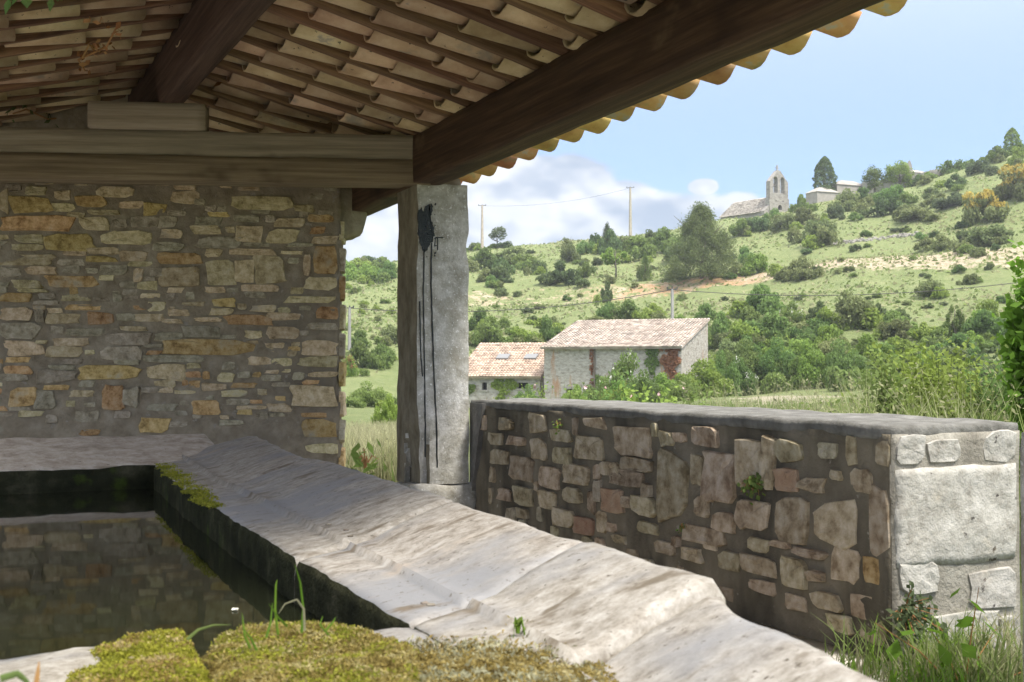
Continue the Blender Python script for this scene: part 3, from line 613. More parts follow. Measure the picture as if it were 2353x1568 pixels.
V = [(XW-.002,7.36,.02),(XW-.002,7.36,.885),(XW-.028,7.1,.885),(XW-.028,7.27,.3),(XW-.028,7.29,.02)]
V2 = [(XW+.05,y,z) for x, y, z in V]
mk('plaster_fillet', V+V2, [(0,1,2,3,4),(5,9,8,7,6),(0,5,6,1),(1,6,7,2),(2,7,8,3),(3,8,9,4),(4,9,5,0)], 'coping', low)
pillar('stone_pillar', 2.79, 3.15, 1.98, 2.34, 2.455, 'square stone pillar carrying the open front end of the roof', seed=5)
pillar('stone_pillar', -.62, -.27, 8.42, 8.78, 2.245, 'square stone pillar under the far eave behind the basin', seed=8)
pillar('stone_pillar', -.62, -.27, 1.7, 2.05, 2.465, 'square stone pillar at the front corner beside the water', seed=11)

# ================================================================== roof timbers
TL = lambda y: .03*(7.3-y)
tie = empty('tie_beam', (1.2, 8.0, 2.297), 'long weathered tie beam of two stacked timbers spanning from the pillar', 'beam')
beam('upper_timber', (3.02, 7.36, 2.529), (-.6, 8.662, 2.529), .24, .158, 'beam_grey', tie, seg=60, seed=3, amp=.005, r=.004)
beam('lower_timber', (3.02, 7.355, 2.373), (-.6, 8.657, 2.373), .245, .156, 'beam_lower', tie, seg=60, seed=3, amp=.005, r=.004)
beam('bolster', (.985, 8.0, 2.69), (1.66, 7.755, 2.69), .2, .166, 'beam_grey', seg=12, amp=.004, seed=5, label='short wooden bolster block on the tie beam under the ridge', cat='block')
beam('ridge_beam', (1.435, 9.0, 2.955+TL(9)), (1.435, 1.75, 2.955+TL(1.75)), .15, .35, 'beam_dark', seg=60, seed=7, label='dark ridge beam running overhead from the bolster', cat='beam')
def ez(y): return 2.453+.03*(7.3-y)
beam('eave_beam', (2.97, 8.75, ez(8.75)), (2.97, 1.75, ez(1.75)), .2, .315, 'beam_brown', seg=70, amp=.008, seed=9, label='thick dark brown eave beam resting on the stone pillar', cat='beam')
beam('eave_beam', (-.43, 9.0, 2.46+TL(9)), (-.43, 1.75, 2.46+TL(1.75)), .2, .28, 'beam_brown', seg=50, seed=10, label='brown eave beam on the side away from the low wall', cat='beam')

# ================================================================== tiled roof
roof = empty('tiled_roof', (1.43, 4.6, 2.9), 'gabled roof of clay canal tiles laid on brown rafters', 'roof')
SP = .29
YS = [1.95+SP*k for k in range(28)]
def tile_mesh(name, matn, ln=.42, r0=.124, r1=.104, th=.013, seg=8, up_=False, seed=0):
    rs = random.Random(seed); V = []; F = []; a0 = R(78); dz = r0*math.cos(a0)
    for i, (x, r) in enumerate([(-ln/2, r0), (0, (r0+r1)/2), (ln/2, r1)]):
        for lay in (0, 1):
            q = r-th*lay
            for k in range(seg+1):
                t_ = -a0+2*a0*k/seg
                V.append((x+rs.uniform(-.004,.004), q*math.sin(t_), (-q*math.cos(t_)+dz)*(-1 if up_ else 1)))
    n = seg+1
    for i in range(2):
        for k in range(seg):
            a = i*2*n+k; F.append((a, a+1, a+2*n+1, a+2*n)); bq = a+n; F.append((bq+1, bq, bq+2*n, bq+2*n+1))
        F.append((i*2*n, i*2*n+2*n, i*2*n+3*n, i*2*n+n)); F.append((i*2*n+seg, i*2*n+n+seg, i*2*n+3*n+seg, i*2*n+2*n+seg))
    for k in range(seg):
        F.append((k, k+n, k+n+1, k+1)); o_ = 4*n; F.append((o_+k, o_+k+1, o_+k+n+1, o_+k+n))
    me = bpy.data.meshes.new(name); me.from_pydata(V, [], F); me.update(); me.polygons.foreach_set('use_smooth', [True]*len(me.polygons))
    me.materials.append(MATS[matn]); return me
TM = [tile_mesh('tile', 'clay_tile', seed=i) for i in range(4)]; TE = [tile_mesh('tile', 'eave_tile', seed=9+i) for i in range(3)]
COVER = tile_mesh('cover_tile', 'eave_tile', r0=.098, r1=.118, up_=True, seed=20)
rs = random.Random(12)
def slope_mat(x, y, side, tilt=0, yawj=0, dz=0):
    sl = -.25 if side > 0 else -.28
    ang = math.atan(-sl); X = Vector((side*math.cos(ang), 0, -math.sin(ang)))
    Yv = Vector((0, side, -.03*side)).normalized(); Zv = X.cross(Yv).normalized(); Yv = Zv.cross(X)
    Mx = Matrix((X, Yv, Zv)).transposed().to_4x4() @ Matrix.Rotation(yawj, 4, 'Z') @ Matrix.Rotation(tilt, 4, 'Y')
    Mx.translation = Vector((x, y, roofZ(x, y)+dz)); return Mx
far = ([], [])
ROOFP = Matrix.Translation(-Vector(roof.location))
def put(me, Mx, name):
    o = bpy.data.objects.new(name, me); COL.objects.link(o); o.parent = roof; o.matrix_parent_inverse = ROOFP; o.matrix_basis = Mx; return o
def bake(me, Mx):
    V = np.array([Mx @ v.co for v in me.vertices]); add(far, (V, [tuple(p.vertices) for p in me.polygons]))
ntile = 0
for yc in YS:
    for side in ((1, -1) if yc < 8.75 else (-1,)):
        xs = [3.32-.33*k for k in range(7)] if side > 0 else [1.22-.325*k for k in range(6)]
        if side > 0: xs = [x for x in xs if x > 1.4]
        for k, x in enumerate(xs):
            sh = rs.uniform(-.09,.09) if not (side > 0 and k == 0) else rs.uniform(-.012,.012)
            Mx = slope_mat(x+sh, yc+rs.uniform(-.012,.012), side, tilt=-R(2.9)+rs.uniform(-.025,.025), yawj=rs.uniform(-.06,.06), dz=.03 if (side > 0 and k == 0) else .084)
            eave = side > 0 and k == 0
            vis = yc > 2.0 and (side > 0 or x > .1)
            if vis and ntile < 300: put(rs.choice(TE if eave else TM), Mx, 'tile'); ntile += 1
            else: bake(TM[0], Mx)
    for side in ((1, -1) if yc < 8.75 else (-1,)):
        for k in range(6):
            x = 3.27-.34*k if side > 0 else 1.2-.34*k
            bake(COVER, slope_mat(x, yc+SP/2, side, tilt=R(2.5), dz=.14))
for k in range(18): bake(COVER, Matrix.Translation((1.43, .4*k+1.98, 3.3+TL(.4*k+1.98))) @ Matrix.Rotation(R(90), 4, 'Z') @ Matrix.Scale(1.5, 4))
o = mk('tile_covering', np.vstack(far[0]), far[1], 'clay_tile', roof, smooth=True); tag(o, kind='stuff')
for i, yc in enumerate(YS):                           # rafters between the tile channels
    y = yc+SP/2
    for side in ((1, -1) if yc < 8.75 else (-1,)):
        xa, xb = (1.44, 3.12) if side > 0 else (1.42, -.52)
        wv = rs.uniform(.058,.074)
        beam('rafter', (xa, y+rs.uniform(-.008,.008), roofZ(xa+.001*side, y)+.035), (xb, y+rs.uniform(-.008,.008), roofZ(xb, y)+.035), wv, .075, 'rafter_wood', roof, seg=14, amp=.009, r=.006, seed=30+i*2+side)
for side, xa, xb in ((1,1.44,3.3),(-1,1.42,-.55)):           # hidden sheet added above the channels to stop light leaking between tiles
    q = [(xa,1.82),(xb,1.82),(xb,8.8 if side > 0 else 9.85),(xa,8.8 if side > 0 else 9.85)]; V = [(x, y, roofZ(x+(.001 if side > 0 else -.001), y)+.125) for x, y in q]; V += [(x, y, z+.012) for x, y, z in V]
    mk('light_seal', V, [(0,1,2,3),(7,6,5,4),(0,4,5,1),(1,5,6,2),(2,6,7,3),(3,7,4,0)], 'clay_tile', roof)
# mortar bedding under the eave tiles
V, F = rbox((.1, 3.5, .045), (4, 110, 3), .03, .014, 7, 3, loc=(0,0,0))
V = V @ np.array(Matrix.Rotation(math.atan(.03), 3, 'X').inverted()).T*1 + np.array([3.2, 5.25, roofZ(3.2, 5.25)+.07])
V[:,2] = V[:,2] - 0
mk('eave_mortar', V, F, 'lime_mortar', roof, smooth=True)

# ================================================================== basin
basin = empty('wash_basin', (.1, 3.8, 0), 'long stone wash basin with sloping worn slabs round dark water', 'basin')
ZI, ZC = .68, .78
inn = [(.99,6.1),(.985,5.7),(.90,4.6),(.862,3.88),(.815,2.98),(.803,2.42),(.779,1.93),(.74,1.3),(.72,.7)]
crs = [(1.58,6.2),(1.52,5.75),(1.36,4.55),(1.385,4.23),(1.31,3.3),(1.262,2.6),(1.215,2.05),(1.185,1.63),(1.12,1.46),(1.04,1.15),(.99,.9),(.95,.6)]
def interp(tab, y):
    ys = [q[1] for q in tab][::-1]; xs = [q[0] for q in tab][::-1]; return float(np.interp(y, ys, xs))
prof = [(0,-.62),(.0,-.03),(.012,-.006),(.06,0),(.2,.008),(.27,.012),(.295,.027),(.33,.019),(.42,.027),(.6,.06),(.8,.088),(.9,.1),(.96,.097),(.99,.08),(1.0,.04),(1.0,-.68)]
def slab(y0, y1, seed, sk0, sk1, dz=0.):
    ny = max(8, int(abs(y1-y0)/.02)); V = []; F = []; m_ = len(prof)
    # dense profile for the uneven top
    pr = []
    for (a, z), (a2, z2) in zip(prof[:-1], prof[1:]):
        k = max(1, int((a2-a)/.03)); pr += [(a+(a2-a)*q/k, z+(z2-z)*q/k) for q in range(k)]
    pr.append(prof[-1]); m_ = len(pr)
    for j in range(ny+1):
        e = j/ny
        for a, z in pr:
            y = y0+(y1-y0)*e + (sk0+(sk1-sk0)*e)*(a-.5)
            xi, xc = interp(inn, y), interp(crs, y); x = xi+(xc-xi)*a
            zz = ZI+z*(1 if z < .2 else 1)+dz
            if z > -.05:
                zz += .003*nz3((x*1.2, y, 0), 2.0, seed)+.0006*nz3((x, y, 1), 14, 1)+.0009*nz3((x, y, 3), 45, 1)
                edge = min(e, 1-e)*abs(y1-y0)
                if edge < .012: zz -= .014*(1-edge/.012)**1.5
                if a > .93: x += .016*nz3((y, 0, 0), 5, 1)+.009*nz3((y, 2, 0), 15, 1); 
                if a < .05: x += .009*nz3((y, 5, 0), 6, 1)+.006*nz3((y, 5, 0), 20, 1)
            V.append((x, y, max(zz, -.02)))
    for j in range(ny):
        for i in range(m_-1): F.append((j*m_+i, (j+1)*m_+i, (j+1)*m_+i+1, j*m_+i+1))
        F.append((j*m_+m_-1, (j+1)*m_+m_-1, (j+1)*m_, j*m_))
    F.append(tuple(range(m_))[::-1]); F.append(tuple(ny*m_+i for i in range(m_)))
    F = [f[::-1] for f in F] if y1 < y0 else F
    o = mk('rim_slab', V, F, ['slab_stone', 'basin_wall'], basin, smooth=True)
    bm = bmesh.new(); bm.from_mesh(o.data); bmesh.ops.recalc_face_normals(bm, faces=bm.faces[:]); bm.to_mesh(o.data); bm.free()
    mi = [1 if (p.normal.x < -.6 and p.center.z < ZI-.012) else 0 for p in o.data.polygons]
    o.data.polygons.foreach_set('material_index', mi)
    return o
slab(6.05, 4.42, 1, 0, .05); slab(4.418, 2.86, 2, .05, .12, .001); slab(2.858, 2.06, 3, .12, .12, -.001); slab(2.058, 1.60, 4, .12, .07, .003); slab(1.598, .7, 5, .07, 0, -.018)


def plainslab(x0, x1, y0, y1, hz, seed, tilt=(0,0), amp=.009, topm='slab_stone'):
    """tilt: rise over x and over y"""
    V, F = rbox(((x1-x0)/2, (y1-y0)/2, .35), (max(4,int((x1-x0)/.05)), max(4,int((y1-y0)/.05)), 8), .025, amp, 5, seed, loc=((x0+x1)/2, (y0+y1)/2, hz-.35))
    for v in V:
        if v[2] > hz-.3: v[2] += tilt[0]*(v[0]-x0)/(x1-x0)+tilt[1]*(v[1]-y0)/(y1-y0)+.004*nz3(v, 14, seed)
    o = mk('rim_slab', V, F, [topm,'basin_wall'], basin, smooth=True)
    return o
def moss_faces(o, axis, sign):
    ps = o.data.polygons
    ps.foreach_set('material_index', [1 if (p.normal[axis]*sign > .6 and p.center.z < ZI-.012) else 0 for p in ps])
for (x0, x1, s) in [(-1.95,-.62,6),(-.614,1.36,7)]:
    o = plainslab(x0, x1, 5.7, 6.36, ZI, s, (0,.105), topm='rim_stone'); moss_faces(o, 1, -1)
for (y0, y1, s) in [(.9,2.6,9),(2.605,4.3,10),(4.305,5.68,11)]:
    o = plainslab(-1.75, -1.15, y0, y1, ZI, s); moss_faces(o, 0, 1)
for (x0, x1, s) in [(-1.15,.385,12),(.465,.80,13)]:
    o = plainslab(x0, x1, 1.0, 2.02 if s == 13 else 2.1, ZI, s, amp=.012); moss_faces(o, 1, 1)
V, F = rbox((.06,.5,.2), (3,8,4), .02, .01, 6, 14, loc=(.425,1.5,.3)); mk('notch_sill', V, F, 'basin_wall', basin, smooth=True)
V, F = rbox((1.3,2.2,.06), (4,6,2), .02, 0, 1, 1, loc=(-.2,3.9,.03)); mk('basin_bed', V, F, 'basin_wall', basin)
o = mk('water', [(-1.3,1.6,.572),(1.15,1.6,.572),(1.15,5.85,.572),(-1.3,5.85,.572)], [(0,1,2,3)], 'water'); tag(o, kind='structure')

# ================================================================== vegetation kit
def unit(n, g):
    v = g.normal(size=(n,3)); return v/np.linalg.norm(v, axis=1)[:,None]
def leaf_quads(P, g, ln, wd, outw=None, droop=.0):
    """rhombic leaves at P; outw: preferred facing"""
    n = len(P); nr_ = unit(n, g)
    if outw is not None: nr_ = nr_*.75+outw; nr_ /= np.linalg.norm(nr_, axis=1)[:,None]+1e-9
    a = np.cross(nr_, unit(n, g)); a /= np.linalg.norm(a, axis=1)[:,None]+1e-9; a[:,2] -= droop; b_ = np.cross(nr_, a)
    s = (g.uniform(.6, 1.3, n))[:,None]; a = a*ln*s/2; b_ = b_*wd*s/2
    return np.stack([P-a, P+b_+a*.1, P+a, P-b_+a*.1], 1).reshape(-1,3)
def crown(n, nl, lr, g, shape='dome', shell=.55):
    """points in a crown that fills x,y in [-1,1], z in [0,1]; lobes give an uneven outline"""
    c = unit(nl, g)*(g.uniform(.25, 1, nl)**.5)[:,None]
    c[:,2] = np.abs(c[:,2]) if shape == 'dome' else c[:,2]
    if shape == 'dome': cen = c*[.72,.72,.62]+[0,0,.12]
    else: cen = c*[.7,.7,.36]+[0,0,.5]
    k = g.integers(0, nl, n); rad = lr*g.uniform(.7,1.25,nl)
    d = unit(n, g); q = (shell+(1-shell)*g.random(n)**.6)[:,None]
    P = cen[k]+d*q*rad[k][:,None]*[1,1,.62]
    keep = P[:,2] > -.02; return P[keep], d[keep]
BUSH = {}
def bush_mesh(key, n, nl, lr, ln, wd, mats, frac=None, seed=0, shape='dome', shell=.55):
    g = np.random.default_rng(seed); P, d = crown(n, nl, lr, g, shape, shell)
    V = leaf_quads(P, g, ln, wd, outw=d*.55+[0,0,.35]); m_ = len(P)
    mi = None
    if frac is not None:
        mi = np.zeros(m_, int); 
        top = (P[:,2] > .35) & (d[:,2] > -.1); q = g.random(m_); lumps_ = np.sin(P[:,0]*7+seed)*np.sin(P[:,1]*7)*np.sin(P[:,2]*9+1)
        mi[top & (q+lumps_*.5 < frac)] = 1
    BUSH[key] = quads_mesh('bush', V, mats, mi); return BUSH[key]
# hillside bushes: (dark, mid, bright, olive, grey) in three shapes each
for ki, mt in enumerate(['leaf_dark','leaf_mid','leaf_bright','leaf_olive','leaf_grey']):
    for v in range(3):
        bush_mesh((mt, v), 2600, 16+v*5, .30-.03*v, .12, .075, mt, seed=10*ki+v, shell=.5)
    bush_mesh((mt, 'fine'), 9000, 34, .24, .06, .04, mt, seed=60+ki, shell=.45)
for v in range(2): bush_mesh(('broom', v), 3200, 20, .28, .11, .07, ['leaf_olive','leaf_yellow'], .95, seed=80+v)
bush_mesh(('elder', 0), 8000, 30, .25, .065, .04, ['leaf_mid','flower_white'], .012, seed=90); bush_mesh(('rust', 0), 3000, 18, .28, .1, .06, ['leaf_bright','leaf_rust'], .4, seed=91)
LOW = {}
for ki, mt in enumerate(['leaf_dark','leaf_mid','leaf_bright','leaf_olive','leaf_grey']):
    gg = np.random.default_rng(200+ki); P_, d_ = crown(900, 14, .3, gg); LOW[mt] = leaf_quads(P_, gg, .17, .11, outw=d_*.55+[0,0,.35])
SCRUB = []; SCM = ['leaf_dark','leaf_mid','leaf_bright','leaf_olive','leaf_grey']
def scrub(px, py, wpx, hpx, kind):
    p = hit(px, py); k = mpp(p); w_, h_ = wpx*k/2, hpx*k; a = grot.uniform(0, 6.28); V = LOW[kind]*[w_, w_*rs.uniform(.8,1.1), h_]; c, s_ = math.cos(a), math.sin(a)
    V = np.stack([V[:,0]*c-V[:,1]*s_, V[:,0]*s_+V[:,1]*c, V[:,2]], 1)+[p[0], p[1], float(terr(p[0], p[1]))-h_*.06]; SCRUB.append((V, SCM.index(kind)))
rs = random.Random(77); grot = random.Random(5)
MARK = []
def lab(kind, p, h_):
    nm = {'leaf_dark':'dark green evergreen shrub','leaf_mid':'mid green leafy shrub','leaf_bright':'bright yellow-green shrub','leaf_olive':'olive green scrubby bush','leaf_grey':'pale grey-green bush',
          'broom':'yellow flowering broom','elder':'elder bush with white flower heads','rust':'green bush with rusty new leaves'}[kind]
    sz = 'tiny' if h_ < .7 else 'small' if h_ < 1.3 else 'medium' if h_ < 2.2 else 'large' if h_ < 3.4 else 'very large'
    if not MARK:
        for nm_, px, py in [('the chapel',1760,520),('the cypress',1897,470),('the cemetery tombs',1960,470),('the finial tomb',2112,425),('the big pine',1612,640),('the almond tree',1415,640),('the farmhouse roof pole',1545,745),('the bare cut bank',2150,620),('the orange cut bank',1520,680),
              ('the near concrete pole',1108,578),('the ridge conifers',1449,545),('the terrace stones',2010,552),('the ivy-clad tree',2330,350),('the sapling',2195,800),('the annex',1150,800),('the farmhouse gable',1660,850),('the end wall',790,800),('the eroded bank',1150,705),('the meadow',2200,700),('the pale field',1800,915)]:
            MARK.append((nm_, hit(px, py)))
    nm_, q = min(MARK, key=lambda m_: np.linalg.norm(m_[1][:2]-p[:2])); d = np.linalg.norm(q[:2]-p[:2]); dz = p[2]-q[2]
    rel = 'close to' if d < 5 else ('uphill of' if dz > 1.2 else 'downhill of' if dz < -1.2 else 'level with')
    return sz+' '+nm+' '+rel+' '+nm_
def place_bush(px, py, wpx, hpx, kind, var, zone, pos=None, sink=.06):
    p = hit(px, py) if pos is None else pos
    if p is None: return None
    k = mpp(p); w_, h_ = wpx*k/2, hpx*k
    o = bpy.data.objects.new('bush', BUSH[(kind, var)]); COL.objects.link(o)
    o.location = (p[0], p[1], float(terr(p[0], p[1]))-h_*sink); o.scale = (w_, w_*rs.uniform(.85,1.1), h_); o.rotation_euler.z = grot.uniform(0, 6.28)
    tag(o, lab(kind, p, h_), 'bush', 'bushes on the hillside'); return o
HILL = 'on the grassy hillside'; CREST = 'along the hilltop near the chapel'; THICK = 'in the thicket below the cut bank'; HOUSE = 'growing round the farmhouse'; GAP = 'on the slope seen between wall and pillar'; RIDGE = 'by the poles on the low ridge'
D, Mi, B, O, G_ = 'leaf_dark', 'leaf_mid', 'leaf_bright', 'leaf_olive', 'leaf_grey'
LIST = [
 (2340,378,44,46,B,0,CREST),(2195,388,84,58,Mi,1,CREST),(2250,398,64,44,G_,2,CREST),(2293,370,54,38,Mi,0,CREST),(2140,398,54,34,B,1,CREST),(2255,512,108,98,'broom',0,CREST),(2328,458,104,92,'broom',1,CREST),
 (1945,484,76,56,O,0,CREST),(1990,462,60,36,Mi,2,CREST),(2050,468,92,64,Mi,1,CREST),(2038,494,84,50,D,2,CREST),(2085,502,74,44,O,1,CREST),(1882,562,92,80,O,1,HILL),(1800,528,66,46,O,2,CREST),(1742,532,64,48,D,0,CREST),(1700,544,54,44,Mi,0,CREST),
 (1842,486,40,42,Mi,0,CREST),(1852,515,66,48,O,2,CREST),(1775,508,44,34,Mi,2,CREST),(2100,508,84,38,O,0,HILL),(2195,434,60,38,D,1,CREST),(2185,478,84,42,G_,0,HILL),(1965,578,32,22,D,0,HILL),(2170,578,74,52,O,2,HILL),(2278,562,114,58,O,1,HILL),(2215,556,44,34,D,2,HILL),
 (2110,420,50,34,Mi,0,CREST),(2230,372,52,40,Mi,1,CREST),(2340,330,60,40,Mi,2,CREST),(1920,500,50,40,G_,1,CREST),(2140,460,50,36,O,2,CREST),
 (1737,630,78,54,B,0,HILL),(1842,640,78,58,O,0,HILL),(1712,604,44,44,Mi,2,HILL),(1480,642,40,50,O,1,HILL),(1295,654,88,60,D,1,HILL),(1342,640,40,40,Mi,0,HILL),(1130,660,44,32,Mi,2,HILL),(1155,640,58,60,D,2,HILL),(1205,614,64,44,Mi,1,HILL),(1175,604,104,46,O,2,HILL),(1110,620,74,54,Mi,0,HILL),
 (1240,630,44,44,D,0,HILL),(1310,604,54,54,O,0,HILL),(1347,584,54,48,Mi,1,RIDGE),(1400,586,64,66,D,1,RIDGE),(1472,596,94,66,Mi,2,HILL),(1532,580,74,62,Mi,0,RIDGE),(1440,575,60,44,O,1,RIDGE),(1560,600,70,60,D,0,HILL),(1160,566,48,20,D,2,RIDGE),(1092,572,38,24,O,1,RIDGE),(1500,560,50,40,D,2,RIDGE),(1590,560,60,50,Mi,1,RIDGE),(1370,575,40,50,D,2,RIDGE),
 (800,644,64,50,B,0,GAP),(852,648,74,54,B,1,GAP),(892,644,56,50,Mi,2,GAP),(845,606,44,26,D,0,GAP),(830,625,70,40,B,2,GAP),(880,622,60,34,Mi,0,GAP),(790,620,50,30,O,1,GAP),
 (1125,795,94,74,Mi,0,HOUSE),(1205,792,94,50,B,1,HOUSE),(1262,790,64,74,Mi,2,HOUSE),(1222,745,32,28,D,0,THICK),(1395,738,54,64,Mi,1,THICK),(1440,735,64,50,Mi,0,THICK),(1500,742,74,54,B,2,THICK),(1395,695,38,54,D,1,THICK),(1100,760,60,60,Mi,2,HOUSE),(1340,770,60,50,Mi,1,HOUSE),
 (1750,735,114,86,Mi,0,THICK),(1720,805,124,84,B,1,THICK),(1790,800,124,94,Mi,2,THICK),(1952,755,124,94,O,0,THICK),(1880,735,54,48,D,1,THICK),(2005,745,84,64,D,2,THICK),(1655,795,64,84,Mi,0,THICK),(1702,885,144,114,Mi,'fine',THICK),(1785,880,134,114,Mi,'fine',THICK),(1862,892,124,124,B,'fine',THICK),
 (1935,886,134,114,Mi,'fine',THICK),(2003,850,124,94,B,'fine',THICK),(2085,826,124,64,B,1,THICK),(2155,806,104,64,Mi,2,THICK),(2140,684,68,48,O,0,HILL),(2233,654,44,34,O,1,HILL),(2272,746,64,64,B,0,THICK),(1820,745,70,60,'elder',0,THICK),(1850,800,90,70,Mi,1,THICK),(1900,810,80,70,B,0,THICK),(1620,740,60,50,Mi,2,THICK),(1560,755,50,40,B,1,THICK),(2060,770,100,60,Mi,0,THICK),(2230,810,90,60,B,2,THICK),(2320,790,90,80,Mi,1,THICK),
 (822,846,64,66,Mi,0,GAP),(805,866,48,54,'rust',0,GAP),(882,840,64,74,Mi,1,GAP),(848,935,104,64,Mi,'fine',GAP),(888,992,76,96,B,'fine',GAP),(825,800,60,50,Mi,2,GAP),(900,790,60,50,O,0,GAP)]
for q in LIST:
    q = (q[0], q[1], q[2]*1.12, q[3]*1.15)+q[4:]
    place_bush(*q)
    if q[2] > 40 and q[4] not in ('broom','elder'):
        for _ in range(rs.choice([1,2,2,3])):
            s_ = rs.uniform(.4,.8); scrub(q[0]+rs.uniform(-.65,.65)*q[2], q[1]+rs.uniform(-.05,.12)*q[3], q[2]*s_, q[3]*s_*rs.uniform(.7,1.1), rs.choice([q[4] if q[4] in SCM else Mi,Mi,B,O]))
rs2 = random.Random(31)
for (px, b_, top, wpx, kd, vr) in [(1440,70,800,150,'elder',0),(1605,71,818,170,B,'fine'),(1530,68,852,120,B,'fine'),(1380,69,862,110,Mi,'fine'),(1662,73,800,90,Mi,'fine'),(1480,66,845,100,Mi,'fine'),(1700,75,815,90,'elder',0),(1320,68,880,80,B,'fine'),(1210,72,880,70,Mi,'fine'),(1570,64,862,90,Mi,'fine'),(1420,62,872,90,B,'fine')]:
    p = atdepth(px, b_); place_bush(px, 0, wpx*1.15, 1.2*(CH+(840-top)*b_/FPX-p[2])*FPX/b_, kd, vr, HOUSE, pos=p)
for i in range(95):                                         # small scrub scattered over the slope
    px = rs2.uniform(1090, 2350); top = np.interp(px, [1085,1450,1700,2000,2353], [585,555,525,480,420]); py = rs2.uniform(top, np.interp(px, [1085,2353], [760,700]))
    s_ = rs2.uniform(10, 30)*(1 if rs2.random() < .8 else 1.6)
    (place_bush(px, py, s_*1.4, s_*rs2.uniform(.6,1.0), rs2.choice([D,Mi,O,O,G_,Mi]), rs2.randrange(3), HILL) if s_ > 20 else scrub(px, py, s_*1.5, s_*.8, rs2.choice([D,Mi,O,O,G_,Mi])))
for i in range(22): scrub(rs2.uniform(785,905), rs2.uniform(640,830), rs2.uniform(14,40), rs2.uniform(10,26), rs2.choice([Mi,O,B]))
for i in range(60):                                         # hedge filling between the house and the meadow on the right
    px = rs2.uniform(1640, 2353); py = rs2.uniform(755, 890); s_ = rs2.uniform(50, 110)
    place_bush(px, py, s_, s_*rs2.uniform(.5,.8), rs2.choice([Mi,B,B,Mi,O]), rs2.randrange(3), THICK)

for i in range(60):                                         # undergrowth round the farm
    px = rs2.uniform(1090, 1680); scrub(px, rs2.uniform(880, 925) if rs2.random() < .6 else rs2.uniform(745,800), rs2.uniform(30,80), rs2.uniform(18,44), rs2.choice([Mi,B,B,Mi,O]))
for i in range(50): scrub(rs2.uniform(1640, 2353), rs2.uniform(760, 880), rs2.uniform(30,90), rs2.uniform(20,50), rs2.choice([Mi,B,B,Mi,O]))
me = quads_mesh('scrub', np.vstack([q[0] for q in SCRUB]), SCM, np.concatenate([np.full(len(q[0])//4, q[1]) for q in SCRUB])); o = link('scrub', me); tag(o, 'low mixed scrub merging between the bushes of the hillside', 'scrub', kind='stuff')
# ---- trees
def tree(name, px, py, wpx, hpx, label, crown_mats, n=9000, nl=26, lr=.24, leaf=(.05,.035), shape='ball', trunk=.3, seed=0, zlow=.25, shell=.4, pos=None, group=None):
    p = hit(px, py) if pos is None else pos
    k = mpp(p); W_, H_ = wpx*k/2, hpx*k; base = np.array([p[0], p[1], float(terr(p[0], p[1]))-.1])
    root = empty(name, base, label, 'tree', group); g = np.random.default_rng(seed)
    bufs = ([], []); r0 = max(.06, H_*.025)
    add(bufs, tube([base, base+[.03*W_,0,H_*.3], base+[-.04*W_,.02*W_,H_*.6], base+[0,0,H_*.85]], [r0*1.25, r0, r0*.6, r0*.2], 7))
    for i in range(9):
        a = g.uniform(0, 6.28); z0 = g.uniform(.22,.6); e = np.array([math.cos(a)*.62*W_, math.sin(a)*.62*W_, H_*min(.9, z0+g.uniform(.12,.35))])
        s0 = base+[0,0,H_*z0]; add(bufs, tube([s0, s0*.5+(base+e)*.5+[0,0,-.03*H_], base+e], [r0*.5, r0*.3, r0*.1], 5))
    mk('trunk', np.vstack(bufs[0]), bufs[1], 'bark', root, smooth=True)
    if shape == 'pine':
        c = []; d = []
        for i in range(210):
            z = g.uniform(.03,1)**1.15; rad = (1.03-z)**.72*g.uniform(.1,1.0)**.55; a = g.uniform(0,6.28)
            m_ = n//210; q = g.normal(size=(m_,3))*[.07,.07,.05]; c.append(q+[rad*math.cos(a), rad*math.sin(a), z]); d.append(q/ (np.linalg.norm(q,axis=1)[:,None]+1e-6))
        P, d = np.vstack(c), np.vstack(d); P[:,2] = np.clip(P[:,2], .02, 1.1)
    elif shape == 'cypress':
        z = g.random(n)**.85; a = g.uniform(0,6.28,n); lob = 1+.10*np.sin(a*3+z*9)+.09*np.sin(a*5-z*23)+.07*np.sin(z*41+a*2)
        rad = np.interp(z, [0,.06,.22,.5,.78,.93,1], [.6,.82,1,.95,.68,.36,.06])*lob*(.72+.28*g.random(n)**.4)
        P = np.stack([rad*np.cos(a), rad*np.sin(a), z], 1); d = np.stack([np.cos(a), np.sin(a), 0*a+.3], 1)
    else:
        P, d = crown(n, nl, lr, g, 'ball', shell); P[:,2] = zlow+(1-zlow)*P[:,2]
    P = P*[W_,W_,H_]; S = max(W_, H_/2)
    V = leaf_quads(P, g, leaf[0]*S*2, leaf[1]*S*2, outw=d*.5+[0,0,.3])
    me = quads_mesh('crown', V+base, crown_mats); link('crown', me, root); return root
tree('cypress_tree', 1897, 455, 54, 106, 'tall dark columnar cypress standing beside the chapel', D, n=9000, leaf=(.035,.02), shape='cypress', seed=1)
tree('walnut_tree', 2012, 425, 72, 72, 'loose round tree on the hilltop behind the cemetery wall', 'leaf_mid', n=3200, nl=22, lr=.28, leaf=(.05,.035), seed=2, zlow=.02)
tree('walnut_tree', 2070, 422, 86, 82, 'wide leafy tree on the hilltop next to the stone tombs', 'leaf_bright', n=4200, nl=28, lr=.24, leaf=(.045,.03), seed=3, zlow=.05)
tree('ivy_clad_tree', 2330, 350, 40, 70, 'narrow bright green ivy-clad tree at the top of the hill', 'leaf_bright', n=5000, leaf=(.04,.03), shape='cypress', seed=4)
tree('pine_tree', 1612, 640, 206, 162, 'big spreading green pine on the slope below the chapel', 'leaf_pine', n=34000, leaf=(.034,.007), shape='pine', seed=5)
